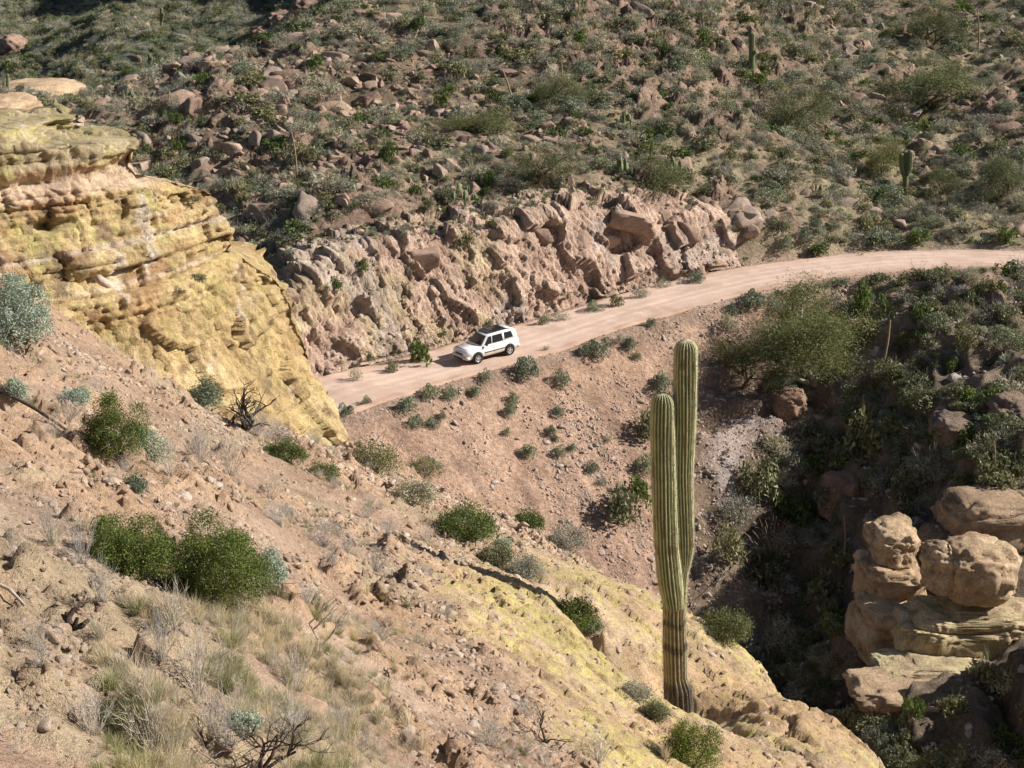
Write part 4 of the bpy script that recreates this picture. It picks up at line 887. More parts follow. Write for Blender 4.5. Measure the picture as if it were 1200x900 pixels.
# ------------------------------------------------------------------ individual plants
def place_plant(px, py, wpx, hpx, meshes, name, cat, label, group, where='hill', base_frac=.42):
    """px, py: centre of the plant as seen; it stands on the ground just below"""
    p = spot(px, py + hpx * base_frac, where); s = proj(*p)[2] / FPX; r = wpx * s / 2
    o = obj(name, random.choice(meshes), None, p - np.array([0, 0, .05 * r]), (0, 0, random.uniform(0, 6.28)), (r, r, max(hpx * s * 1.2, r * .6)))
    return tag(o, label, cat, group)
EB = 'rounded brittlebushes dotted over the road embankment'
emb = [(405, 481, 20, 'at the cliff end of the embankment'), (429, 470, 14, 'smallest on the road edge by the cliff'), (504, 461, 24, 'first of two just below the road, cliff side of the car'), (527, 461, 20, 'second of two just below the road, towards the car'),
       (568, 443, 18, 'alone under the front wheel of the car'), (557, 458, 16, 'tucked below the one under the front wheel'), (617, 432, 32, 'wide low twin mound below the rear of the car'), (658, 444, 24, 'round one downslope of the dry roadside weed'),
       (602, 471, 18, 'upper of a touching couple on bare earth'), (598, 482, 18, 'lower of a touching couple on bare earth'), (655, 485, 16, 'below the round one in the scree'), (645, 504, 16, 'upper of two small ones amid scree'), (652, 514, 11, 'lower of two small ones amid scree'),
       (594, 509, 11, 'tiny, alone in the middle of the embankment'), (620, 530, 22, 'large, lowest in the middle of the embankment'), (656, 529, 17, 'beside the large low one'), (671, 525, 13, 'smallest of three in a line low down'), (693, 549, 18, 'half dark, towards the gully'),
       (478, 480, 27, 'top of a chain of three below the cliff'), (487, 496, 20, 'bottom of a chain of three below the cliff'), (507, 497, 17, 'lower one beside the chain of three'), (517, 488, 13, 'upper one beside the chain of three'), (703, 407, 29, 'large, at the road edge near the near saguaro'),
       (684, 415, 16, 'beside the large roadside one'), (739, 404, 22, 'at the road edge above the stone patch'), (747, 420, 13, 'small, under the one above the stone patch'), (777, 448, 30, 'close behind the tip of the shorter saguaro stem'), (755, 543, 28, 'pale, level with the middle of the saguaro'),
       (881, 355, 30, 'pale, on the road edge past the saguaro'), (858, 364, 18, 'small, on the road edge behind the saguaro tip'), (763, 381, 14, 'tiny, on the road edge above the saguaro')]
for (px, py, w_, tx) in emb: place_plant(px, py, w_, w_ * .82, G_britt, 'brittlebush', 'shrub', f'grey-green brittlebush {tx}', EB, 'land')
for (px, py, w_, h_, ms, nm, lb) in [
    (753, 500, 42, 38, G_olive, 'scrub_bush', 'dark olive bush on the embankment behind the saguaro'), (720, 590, 56, 46, G_olive, 'scrub_bush', 'large dark olive bush at the foot of the embankment'), (753, 580, 40, 34, G_green, 'scrub_bush', 'green bush behind the shorter saguaro stem'),
    (705, 567, 16, 12, G_grey, 'scrub_bush', 'small grey bush above the dark embankment bush'), (713, 513, 13, 10, G_grey, 'scrub_bush', 'tiny grey bush amid the upper scree'), (724, 400, 16, 14, G_grey, 'scrub_bush', 'grey bush between two roadside brittlebushes'), (850, 378, 34, 24, G_grey, 'scrub_bush', 'sprawling grey bush on the bare earth bank'),
    (497, 415, 38, 28, G_green, 'roadside_bush', 'bright green bush at the foot of the rock cut ahead of the car'), (458, 432, 18, 14, G_olive, 'roadside_bush', 'small olive bush on the verge near the cliff'), (417, 440, 20, 18, G_grey, 'roadside_bush', 'dry bush at the verge beside the cliff'),
    (697, 359, 24, 14, G_britt, 'roadside_bush', 'grey-green mound at the foot of the cut'), (723, 352, 20, 15, G_olive, 'roadside_bush', 'olive bush beside the grey-green mound on the verge'), (750, 343, 24, 14, G_grey, 'roadside_bush', 'grey bush further along the foot of the cut'), (638, 375, 15, 14, G_britt, 'roadside_bush', 'small mound on the verge behind the car'),
    (657, 371, 26, 12, G_grey, 'roadside_bush', 'straggling dry bush on the verge behind the car'), (815, 325, 26, 16, G_britt, 'roadside_bush', 'grey-green mound where the cut ends'), (778, 332, 20, 12, G_grey, 'roadside_bush', 'low dry bush near the pale column'), (918, 288, 24, 17, G_britt, 'roadside_bush', 'blue-grey mound on the slope past the cut'),
    (943, 277, 22, 15, G_britt, 'roadside_bush', 'blue-grey mound uphill of the one past the cut'), (955, 262, 17, 13, G_britt, 'roadside_bush', 'small blue-grey mound amid rocks past the cut'), (886, 273, 20, 13, G_grey, 'roadside_bush', 'grey bush in the corner of the cut end'), (1013, 263, 36, 16, G_olive, 'roadside_bush', 'dark wide bush uphill of the road bend'),
    (1077, 280, 32, 20, G_green, 'roadside_bush', 'yellow-green bush on the verge of the bend'), (960, 291, 36, 14, G_green, 'roadside_bush', 'low yellow-green bush touching the road before the bend'), (1130, 265, 40, 16, G_grey, 'roadside_bush', 'wide grey bush above the road bend'), (1180, 275, 30, 20, G_green, 'roadside_bush', 'green bush at the frame edge above the road'),
    (393, 335, 26, 14, G_green, 'scrub_bush', 'green bush on the shelf above the cut near the cliff'), (478, 315, 16, 10, G_britt, 'scrub_bush', 'grey-green tuft under the wide pink ledge'), (430, 308, 22, 16, G_green, 'scrub_bush', 'dark green bush above the shelf of the cut'), (545, 278, 26, 16, G_olive, 'scrub_bush', 'olive bush on the crest of the cut above the car'),
    (627, 45, 16, 17, G_green, 'green_shrub', 'upright bright green shrub alone on the upper hillside'), (677, 45, 28, 18, G_green, 'green_shrub', 'bright green shrub near the base of the dry red agave'), (778, 60, 18, 16, G_green, 'green_shrub', 'single bright green shrub uphill of the tilted pink boulder'), (490, 30, 28, 20, G_green, 'green_shrub', 'green shrub high on the hillside near the ridge'),
    (587, 58, 20, 16, G_green, 'green_shrub', 'round green shrub just above the pale leaning stalk'), (517, 117, 28, 22, G_green, 'green_shrub', 'green shrub downhill of the split pink boulder'), (577, 115, 22, 22, G_green, 'green_shrub', 'green shrub touching the lower half of the pale stalk'), (567, 213, 28, 18, G_green, 'green_shrub', 'vivid green shrub below the olive palo verde'),
    (653, 157, 26, 18, G_green, 'green_shrub', 'vivid green shrub in the middle of the hillside'), (755, 163, 26, 20, G_green, 'green_shrub', 'green shrub uphill of the arching cut boulder'), (677, 142, 20, 16, G_green, 'green_shrub', 'small green shrub beside pale prickly pears'), (455, 182, 30, 28, G_green, 'green_shrub', 'rangy green shrub on the dim lower hillside'),
    (206, 143, 20, 18, G_green, 'green_shrub', 'vivid green shrub just behind the domed ridge boulder'), (238, 97, 22, 18, G_green, 'green_shrub', 'green shrub above the leaning ridge slab'), (212, 80, 14, 12, G_green, 'green_shrub', 'small green shrub on the ridge line'), (370, 75, 24, 22, G_green, 'green_shrub', 'green shrub just below the highest ridge boulder'),
    (173, 177, 14, 14, G_green, 'green_shrub', 'small green shrub peeking past the cliff corner'), (210, 168, 22, 18, G_green, 'green_shrub', 'yellow-green shrub below the domed ridge boulder'), (825, 45, 26, 18, G_green, 'green_shrub', 'green shrub beside the tall single saguaro, cliff side'), (820, 66, 30, 20, G_green, 'green_shrub', 'darker green shrub below the one beside the saguaro'),
    (885, 95, 36, 18, G_green, 'green_shrub', 'bright green shrub at the foot of the tall single saguaro'), (1020, 355, 46, 42, G_green, 'green_shrub', 'dense bright green shrub behind the big palo verde'), (1110, 430, 26, 20, G_green, 'green_shrub', 'yellow-green shrub on the dim slope past the log'), (1100, 345, 30, 18, G_grey, 'scrub_bush', 'grey bush below the road bend'),
    (1140, 348, 30, 18, G_olive, 'scrub_bush', 'olive bush below the road bend towards the frame edge'), (1130, 400, 30, 24, G_olive, 'scrub_bush', 'olive bush above the fallen pale log'), (940, 355, 0, 0, G_olive, '', ''), (915, 585, 0, 0, G_olive, '', ''),
    (890, 565, 60, 44, G_olive, 'gully_bush', 'dark bush in the gully above the small agave'), (1010, 520, 70, 50, G_olive, 'gully_bush', 'big dark bush in the gully above the red fluted knob'), (930, 600, 60, 46, G_green, 'gully_bush', 'green bush in the gully by the ocotillo'), (860, 600, 50, 34, G_grey, 'gully_bush', 'grey bush in the gully behind the saguaro'),
    (905, 665, 60, 44, G_olive, 'gully_bush', 'dark bush directly under the ocotillo'), (850, 640, 50, 36, G_olive, 'gully_bush', 'dark bush beside the saguaro in the gully'), (910, 740, 56, 44, G_grey, 'gully_bush', 'silvery bush deep in the gully beyond the slickrock'), (960, 690, 50, 36, G_olive, 'gully_bush', 'dark bush in the gully beside the outcrops'),
    (975, 725, 36, 30, G_green, 'gully_bush', 'green bush in the gully lit at its top'), (1065, 602, 30, 26, G_olive, 'gully_bush', 'dark bush behind the domed boulder'), (1090, 590, 40, 30, G_grey, 'gully_bush', 'grey bush behind the domed boulder towards the knob'), (1160, 785, 60, 34, G_olive, 'gully_bush', 'dark green bush below the yellow ledge'),
    (1070, 825, 34, 26, G_green, 'gully_bush', 'green bush at the foot of the pinkish shelf'), (1180, 800, 60, 30, G_grey, 'gully_bush', 'dry grey brush below the yellow ledge at the frame edge'), (1120, 828, 44, 24, G_olive, 'gully_bush', 'olive bush beside the lowest shelf'), (1060, 862, 40, 26, G_olive, 'gully_bush', 'bush at the bottom of the gully by the shade line'),
    (1160, 745, 0, 0, G_olive, '', ''), (1060, 575, 46, 34, G_olive, 'gully_bush', 'dim bush uphill of the knob with the lit top'), (950, 510, 44, 24, G_olive, 'gully_bush', 'olive bush on the bright flat in the gully')]:
    if w_: place_plant(px, py, w_, h_, ms, nm, 'shrub', lb, {'r': 'bushes along the road', 's': 'scattered bushes of the slopes', 'g': 'bright shrubs and gully bushes'}[nm[0]], 'cut' if nm in ('scrub_bush', 'roadside_bush') and py > 265 and 380 < px < 900 and py < 385 and 'embank' not in lb else 'land')

# ---- palo verde trees
def tree_meshes(seed, pale=0, n=13000, spread=.6, leaf=.05):
    r = np.random.default_rng(seed); out, tips = [], []
    for k in range(4):
        a = r.uniform(0, 6.28); limbs(r, 3, np.zeros(3), np.array([math.cos(a) * .6, math.sin(a) * .6, .75]) / 1.1, .62, .035, out, tips, .35, (2, 3), spread, .12)
    V, Fc = join(*out); TC = np.percentile(np.array([t[0] for t in tips if t[2] <= 1])[:, :2], 50, axis=0); V[:, :2] -= TC * np.clip(V[:, 2:3] / .6, 0, 1); tr = np_mesh('trunk', V, Fc, M_pale_wood if pale else M_bark)
    tp = np.array([t[0] for t in tips if t[2] <= 1]); k = r.integers(0, len(tp), n); c = tp[k] + r.normal(0, 1, (n, 3)) * [.13, .13, .10]
    c[:, 2] = np.abs(c[:, 2]); lv, lf = leaf_cards(r, c, leaf, 5.0, None, True)
    ce = np.percentile(lv[:, :2], 50, axis=0); sx = np.clip(lv[:, 2:3] / max(lv[:, 2].max(), .1) * 2, 0, 1); lv[:, :2] -= ce
    cr = np_mesh('crown', lv, lf, M_palo, colr(r, n, 3), smooth_=False); return tr, cr
M_palo = leaf_mat('palo_verde_twigs', [(.07, .088, .03), (.14, .155, .055), (.25, .25, .11)], .25)
T_ = [tree_meshes(500, True, 42000, .6, .034)] + [tree_meshes(500 + k) for k in (1, 2, 3)]
def ext(me):
    c = np.empty(len(me.vertices) * 3, np.float32); me.vertices.foreach_get('co', c); c = c.reshape(-1, 3); return np.percentile(np.abs(c[:, :2]), 93), np.percentile(c[:, 2], 97)
for i, (px, py, w_, h_, lb, k) in enumerate([
    (955, 412, 168, 104, 'big spreading palo verde with pale bare limbs below the road bend', 0), (630, 200, 78, 42, 'olive palo verde on the hillside above the car', 1), (770, 217, 74, 46, 'palo verde directly above the arching cut boulder', 2), (935, 135, 84, 54, 'broad palo verde between the two far saguaros', 3),
    (1080, 104, 120, 48, 'long low dark palo verde thicket uphill of the two-armed saguaro', 1), (1090, 38, 66, 44, 'palo verde near the top of the frame', 2), (1033, 190, 44, 44, 'dark palo verde behind the two-armed saguaro', 3), (555, 148, 66, 24, 'flattened palo verde casting a dark band of shade', 2),
    (653, 108, 58, 36, 'grey-green palo verde downhill of the thin upper stalk', 3), (1110, 215, 46, 30, 'dark small palo verde beside the cracked tan boulder', 1), (1170, 215, 60, 50, 'shaded palo verde at the frame edge above the road', 2), (870, 430, 70, 60, 'dim palo verde under the cliff side of the big one', 2)]):
    p = on(px, py + h_ * .42, False); s = proj(*p)[2] / FPX; tr, cr = T_[k]; ex, ez = ext(cr); e = empty('palo_verde_tree', p - np.array([0, 0, .1]), lb, 'tree', 'palo verde trees', random.uniform(0, 6.28))
    e.scale = (w_ * s / 2 / ex, w_ * s / 2 / ex, h_ * s / ez); obj('trunk', tr, e); obj('crown', cr, e)

# ---- prickly pears, agaves, stalks, ocotillo, log on the hillside and in the gully
def pear_mesh(seed):
    r = np.random.default_rng(seed); V0, F0 = ICO[1]; parts = []
    for k in range(9):
        c = np.array([r.normal(0, .4), r.normal(0, .3), r.uniform(.15, .75)]); a = r.uniform(0, 3.14); v = V0 * [.2, .05, .25]; v = np.stack([v[:, 0] * math.cos(a) - v[:, 1] * math.sin(a), v[:, 0] * math.sin(a) + v[:, 1] * math.cos(a), v[:, 2]], 1)
        parts.append((v + c, F0))
    V, Fc = join(*parts); return np_mesh('prickly_pear', V, Fc, M_pear)
PE = [pear_mesh(k) for k in (1, 2)]
for (px, py, w_, lb) in [(732, 143, 22, 'pale prickly pear in the open middle of the hillside'), (545, 233, 26, 'pale prickly pear downhill of the vivid green shrub'), (560, 238, 20, 'prickly pear beside the larger pale one'), (790, 195, 22, 'prickly pear in pale grass above the cut'), (340, 230, 20, 'prickly pear near the foot of the leaning grey stalk'),
                     (155, 115, 16, 'prickly pear among ridge rocks behind the cliff top'), (960, 225, 18, 'prickly pear among tan blocks above the bend'), (730, 200, 24, 'dark prickly pear uphill of the arching cut boulder')]:
    place_plant(px, py, w_ * 1.3, w_ * .8, PE, 'prickly_pear', 'cactus', lb, 'prickly pears of the hillside', 'land')
for (px, py, w_, lb) in [(548, 30, 24, 'blue-grey agave high on the hillside above the split boulder'), (590, 3, 22, 'agave cut by the top of the frame'), (652, 105, 24, 'agave under the thin upper stalk'), (620, 208, 26, 'agave at the foot of the olive palo verde'), (883, 572, 26, 'pale spiky agave at the foot of the grey rock rib'),
                     (1153, 282, 20, 'dark agave on the verge of the road bend'), (990, 662, 32, 'agave under the gully stalk beside the outcrops'), (30, 0, 0, ''), (1180, 420, 22, 'dim agave on the slope near the frame edge'), (740, 205, 20, 'agave above the arching cut boulder')]:
    if w_: place_plant(px, py, w_, w_ * .6, G_agave, 'agave', 'agave', lb, 'agaves of the slopes', 'land')
def stalk(x0, y0, x1, y1, lb, where=False, wpx=1.8, tuft=0, dy=0):
    p = on(x0, y0, where); q = P(x1, y1, p[1] + dy); s = proj(*p)[2] / FPX; t = np.linspace(0, 1, 9); L = np.linalg.norm(q - p)
    pts = np.outer(t, q - p) + np.outer(np.sin(t * 3.14), [.03 * L, 0, 0]); v, f = tube(pts, wpx * s * .5 * (1.15 - .6 * t) * (1 + .25 * (t > .6)), 6)
    o = obj('agave_stalk', np_mesh('agave_stalk', v, f, M_stalk)); o.location = p; tag(o, lb, 'flower stalk', 'dry flower stalks')
    if tuft:
        a = obj('rosette', G_agave[0].copy(), o, None, (0, 0, 1), (tuft * s * .5, tuft * s * .5, tuft * s * .45)); a.data.materials[0] = M_orange; a['label'] = 'dead orange leaf rosette'
stalk(601, 123, 589, 82, 'tall pale stalk leaning over on the upper hillside', wpx=2.6); stalk(657, 104, 658, 72, 'thin upright stalk above the middle palo verde'); stalk(348, 214, 341, 152, 'long leaning grey stalk above the cliff shoulder', wpx=2.4); stalk(676, 26, 679, -4, 'stalk rising from a dead rosette at the top of the frame', tuft=16)
stalk(1146, 62, 1146, 18, 'tall thin stalk in the upper corner hillside'); stalk(198, 128, 198, 106, 'short stalk standing on the leaning ridge slab'); stalk(1031, 442, 1043, 375, 'dark stalk rising from an orange rosette beside the big palo verde', wpx=3, tuft=24); stalk(1165, 557, 1165, 516, 'thin stalk in the shaded slope near the frame edge')
stalk(989, 655, 989, 603, 'straight stalk standing in front of the red fluted knob', wpx=2.6); stalk(808, 12, 808, -6, 'pale stalk cut by the top edge above the saguaro'); stalk(978, 250, 0, 0, '') if 0 else None
p = on(1078, 420, False); q = on(1118, 388, False); v, f = tube([p, (p + q) / 2 + [0, 0, .25], q + [0, 0, .35]], [.13, .11, .07], 7); tag(obj('fallen_log', np_mesh('fallen_log', v, f, M_pale_wood)), 'bleached fallen log lying on the dim slope past the palo verde', 'log')
r = np.random.default_rng(5); p = on(905, 668, False); S_, E_, W_ = [], [], []
for k in range(26):
    a = r.uniform(0, 6.28); t = r.uniform(.15, .95); pt = p.copy(); d = np.array([math.cos(a) * math.sin(t), math.sin(a) * math.sin(t) * .6, math.cos(t)])
    for j in range(5): qn = pt + d * .6; S_.append(pt); E_.append(qn); W_.append(.035 - .005 * j); pt = qn; d = d + [0, 0, -.04] + r.normal(0, .05, 3); d /= np.linalg.norm(d)
v, f = spikes(np.array(S_), np.array(E_), np.array(W_), .8); tag(obj('ocotillo', np_mesh('ocotillo', v, f, M_stalk)), 'ocotillo fanning its long bare wands in the gully', 'ocotillo')

# ---- the plants on the near slope
def near_bush(px, py, wpx, hpx, name, mat, n, leaf, lb, seed, twigs=9, lumps=14, elong=2.0, shell=.45, H=1.0, grp='leafy bushes of the near slope', lr=(.22, .42), frac=.42):
    p = on(px, py + hpx * frac, True); s = proj(*p)[2] / FPX; R = wpx * s / 2; r = np.random.default_rng(seed)
    e = empty(name, p, lb, 'shrub', grp, 0)
    n = int(n * 1.75); leaf = leaf * 1.15; L = [tuple(np.array(l) * [R, R * .8, hpx * s * 1.0, R, R * .8, hpx * s * .85]) for l in dome_lumps(r, lumps, 1, 1.0, lr)] + [(R * .62 * math.cos(a), R * .5 * math.sin(a), hpx * s * .16, R * .34, R * .3, hpx * s * .28) for a in np.arange(0, 6.2, .8)]
    c, d = blob_points(r, n, L, shell); gap = fbm(c[:, 0] * 5 / R, c[:, 1] * 5 / R, c[:, 2] * 5 / R, 2, seed); c = c[(gap > -.42) & (c[:, 2] > .02 * R)]
    # leaves sit in little sprays
    k = len(c) // 5; c = np.repeat(c[r.permutation(len(c))[:k]], 5, 0) + r.normal(0, leaf * 1.3, (k * 5, 3)); V, Fc = leaf_cards(r, c, leaf, elong)
    obj('foliage', np_mesh('foliage', V, Fc, mat, np.clip(colr(r, len(c), 4) * .75 + .25 * np.repeat(np.repeat(r.random((k, 3)), 5, 0), 4, 0), 0, 1), smooth_=False), e)
    out, tips = [], []
    for j in range(twigs):
        a = r.uniform(0, 6.28); dd = np.array([math.cos(a) * .7, math.sin(a) * .6, .6]); limbs(r, 1, np.array([0, 0, -.05]), dd / np.linalg.norm(dd), R * (.5 if j % 3 else .85), .009 * R / .8 + .003, out, tips, .3, (2, 3), .5, .1)
    v, f = join(*out); v[:, 2] *= min(1.2, hpx / wpx * 1.6); obj('stems', np_mesh('stems', v, f, M_bark), e); return e
near_bush(137, 500, 82, 88, 'creosote_bush', M_jojoba, 17000, .022, 'dark green upright bush on the slope under the cliff', 1, H=1.2)
near_bush(152, 632, 128, 84, 'creosote_bush', M_jojoba, 26000, .019, 'dark green bush, cliff side of the joined two above the grass', 2)
near_bush(255, 652, 140, 118, 'creosote_bush', M_jojoba, 34000, .019, 'larger dark green bush, gully side of the joined two above the grass', 3)
near_bush(335, 527, 60, 28, 'low_green_bush', M_jojoba, 8000, .026, 'low spreading green bush, upper of two at the slope edge', 4)
near_bush(378, 550, 46, 26, 'low_green_bush', M_jojoba, 6000, .026, 'low green bush, lower of two at the slope edge', 5)
near_bush(810, 868, 76, 72, 'creosote_bush', M_jojoba, 12000, .024, 'bright green bush at the foot of the near saguaro', 6)
near_bush(18, 362, 100, 84, 'near_brittlebush', M_blue, 17000, .036, 'large blue-grey brittlebush at the foot of the cliff', 7, elong=1.6, shell=.7, lr=(.3, .45))
near_bush(175, 515, 48, 58, 'near_brittlebush', M_blue, 7000, .026, 'blue-grey bush tucked beside the dark upright bush', 8, elong=1.6)
near_bush(18, 457, 30, 26, 'near_brittlebush', M_blue, 2600, .026, 'small blue-grey tuft at the frame edge', 9, elong=1.6)
near_bush(90, 464, 38, 20, 'near_brittlebush', M_blue, 3000, .026, 'flat blue-grey tuft above the fallen log', 10, elong=1.6)
near_bush(318, 665, 38, 50, 'near_brittlebush', M_blue, 4200, .022, 'blue-grey sprigs behind the larger dark bush', 11, elong=1.6)
near_bush(288, 848, 44, 26, 'near_brittlebush', M_britt_near if 0 else M_blue, 3200, .014, 'pale green clump held in dead branches at the bottom', 12, elong=1.6)
near_bush(105, 330, 0.1, .1, 'x', M_blue, 10, .01, 'x', 1) if 0 else None
near_bush(545, 608, 82, 48, 'edge_bush', M_far_green, 7000, .045, 'wide green bush on the skyline of the slope', 13, elong=2.5)
near_bush(500, 545, 46, 32, 'edge_bush', M_far_green, 4200, .045, 'upright green bush beside the dark twiggy one', 14)
near_bush(440, 530, 70, 60, 'edge_bush', M_far_olive, 4200, .045, 'dark open twiggy bush at the slope edge under the cliff foot', 15, twigs=26)
near_bush(482, 574, 56, 34, 'edge_bush', M_far_grey, 4600, .05, 'grey-green bush between the two skyline bushes', 16, elong=3)
near_bush(620, 606, 42, 30, 'edge_bush', M_jojoba, 3400, .04, 'small green bush next along the slope skyline', 17)
near_bush(665, 626, 50, 42, 'edge_bush', M_far_grey, 4200, .05, 'grey feathery bush on the slope skyline', 18, elong=4)
near_bush(580, 650, 46, 26, 'edge_bush', M_far_olive, 3600, .04, 'olive bush uphill of the saguaro shadow', 19)
near_bush(615, 663, 52, 28, 'edge_bush', M_far_grey, 4000, .045, 'brown-grey bush beside the olive one by the shadow', 20, elong=4)
near_bush(672, 714, 62, 38, 'edge_bush', M_jojoba, 3600, .04, 'very dark bush in the cleft of the slickrock', 21)
near_bush(692, 733, 26, 24, 'edge_bush', M_brittle, 2400, .03, 'little grey-green bush under the very dark one', 22)
near_bush(848, 728, 66, 48, 'edge_bush', M_palo, 4600, .05, 'olive bush with pale stems on the edge of the slickrock', 23, elong=3)
near_bush(735, 800, 0.1, .1, 'x', M_blue, 10, .01, 'x', 1) if 0 else None
near_bush(240, 458, 44, 40, 'edge_bush', M_brittle, 3600, .045, 'grey-green bush beside the pointed tan slab', 24)
near_bush(153, 320 + 78, 40, 22, 'edge_bush', M_far_grey, 3000, .045, 'dry grey bush at the cliff foot', 25, elong=5)
near_bush(232, 322, 22, 16, 'cliff_bush', M_far_olive, 900, .06, 'small olive bush growing on the cliff face', 26) if 0 else None
near_bush(158, 566, 26, 20, 'edge_bush', M_brittle, 1900, .024, 'round grey-green tuft below the dark upright bush', 27)
near_bush(745, 808, 40, 26, 'edge_bush', M_far_grey, 3000, .035, 'dark twiggy tangle deep in the cleft', 41, elong=4)
near_bush(768, 832, 34, 24, 'edge_bush', M_far_olive, 2600, .035, 'olive tangle in the cleft by the saguaro foot', 42, elong=3)
near_bush(590, 636, 20, 14, 'edge_bush', M_blue, 1500, .03, 'tiny blue-grey tuft near the saguaro shadow', 28)
near_bush(318, 505, 50, 26, 'edge_bush', M_twig, 3600, .05, 'pale grey bush below the black cholla skeleton', 29, elong=6)
for (px, py, w_, Yc, lb) in [(103, 155, 13, 43.4, 'small dark shrub on the flat top of the cliff'), (232, 325, 20, 42.3, 'small olive shrub sprouting from the cliff face'), (228, 232, 16, 43.6, 'grey shrub on the cliff shoulder')]:
    c = P(px, py + 4, Yc); s = proj(*c)[2] / FPX; tag(obj('cliff_shrub', G_olive[0], None, c, (0, 0, 1), (w_ * s * .55,) * 3), lb, 'shrub', 'shrubs growing on the cliff')

def branchy(px, py, hpx, lb, seed, mat, name, lean=(0, 0, 1), n=3, depth=3, thick=.03, spread=.55, spine=0, up=.08, near=True):
    p = on(px, py, near); s = proj(*p)[2] / FPX; r = np.random.default_rng(seed); out, tips = [], []
    for k in range(n):
        d = np.array(lean, float) + r.normal(0, .4, 3); d[2] = abs(d[2]) + .1; d /= np.linalg.norm(d); limbs(r, depth, np.zeros(3), d, hpx * s * .45, thick, out, tips, .4, (2, 3), spread, up)
    v, f = join(*out); o = obj(name, np_mesh(name, v, f, mat)); o.location = p - np.array([0, 0, .04]); return tag(o, lb, 'dead shrub', 'dead woody shrubs')
branchy(288, 504, 60, 'black cholla skeleton against the foot of the cliff', 31, M_dark_wood, 'dead_cholla', n=6, depth=3, thick=.06, spread=.6)
branchy(378, 758, 80, 'dead sapling with grey forking branches beside the grass', 32, M_pale_wood, 'dead_sapling', (-.3, 0, 1), 2, 3, .022)
branchy(305, 905, 110, 'dead branching shrub at the bottom holding a green clump', 33, M_dark_wood, 'dead_branches', (.1, 0, 1), 4, 3, .018)
branchy(640, 872, 64, 'tangled black dead shrub at the bottom of the slickrock', 34, M_dark_wood, 'dead_branches', (-.5, 0, .6), 4, 3, .022, .7)
branchy(80, 735, 40, 'charred stump on the ledge above the twigs', 35, M_dark_wood, 'dead_stump', (.4, 0, .6), 2, 1, .05, .5)
branchy(455, 795, 22, 'small dead twig in the middle of the rubble', 36, M_dark_wood, 'dead_branches', (0, 0, 1), 2, 2, .018)
branchy(862, 740, 40, 'pale branches showing through the bush at the slickrock edge', 37, M_pale_wood, 'dead_branches', (.3, 0, .8), 3, 2, .03)
branchy(1118 - 280, 690, 40, 'pale forked dead wood in the gully behind the saguaro', 38, M_pale_wood, 'dead_branches', (0, 0, 1), 2, 2, .05, near=False)
p, q = on(5, 468), on(78, 510); m_ = (p + q) / 2 + [0, 0, .12]; v, f = tube([p + [-.4, .1, .15], p + [0, 0, .1], m_, q + [0, 0, .05]], [.028, .025, .03, .02], 8); tag(obj('fallen_branch', np_mesh('fallen_branch', v, f, M_dark_wood)), 'long dark fallen branch lying towards the brown rock', 'dead branch')
p, q = on(-5, 690), on(30, 716); v, f = tube([p + [0, 0, .04], (p + q) / 2 + [0, 0, .08], q + [0, 0, .03]], [.015, .018, .01], 6); tag(obj('fallen_branch', np_mesh('fallen_branch', v, f, M_pale_wood)), 'thin pale fallen branch at the frame edge', 'dead branch')
# grey twig shrubs of the grass flat
for i, (px, py, w_, h_) in enumerate([(232, 790, 90, 60), (190, 765, 60, 50), (180, 860, 90, 60), (250, 840, 70, 50), (345, 790, 60, 44), (270, 870, 80, 44), (205, 720, 60, 44), (165, 812, 60, 40), (95, 640, 60, 50), (45, 750, 50, 30), (60, 618, 40, 40), (120, 690, 50, 40), (390, 665, 30, 18), (300, 500, 40, 26), (270, 610 - 70, 60, 40), (50, 770, 40, 24),
                                       (235, 525, 60, 34), (200, 540, 50, 40), (318, 575, 40, 24), (480, 870, 40, 26), (700, 880, 60, 30), (900, 880, 0, 0), (640, 890, 40, 20), (15, 640, 30, 30), (400, 845, 44, 30), (150, 405, 40, 26), (430, 600, 30, 16), (575, 860, 60, 34)]):
    if w_: place_plant(px, py, w_, h_, G_twig, 'twig_shrub', 'dead shrub', ['bare grey twig shrub ' + t for t in ('in the middle of the grass flat', 'uphill in the grass flat', 'low at the bottom of the grass flat', 'beside the dead branching shrub', 'behind the long tilted rock', 'at the very bottom by dead branches', 'under the joined dark bushes', 'at the ledge side of the grass flat',
        'tucked under the cliff-side dark bush', 'on the lower ledge near the frame edge', 'by straw grass at the frame edge', 'below the cliff-side dark bush', 'alone on gravel past the larger dark bush', 'at the foot of the black cholla', 'above the cliff-side dark bush', 'lowest on the frame-edge ledge', 'on the gravel under the yellow stones', 'beside the blue-grey bush',
        'below the low green bushes', 'in the green grass at the bottom', 'at the lower tip of the slickrock', '', 'beneath the tangled black shrub', 'at the frame edge on bare rock', 'between grass and rubble', 'at the cliff foot near the brown block', 'on open gravel near the slope skyline', 'beside the tangled black shrub')][i], 'bare grey twig shrubs', 'near', .45)

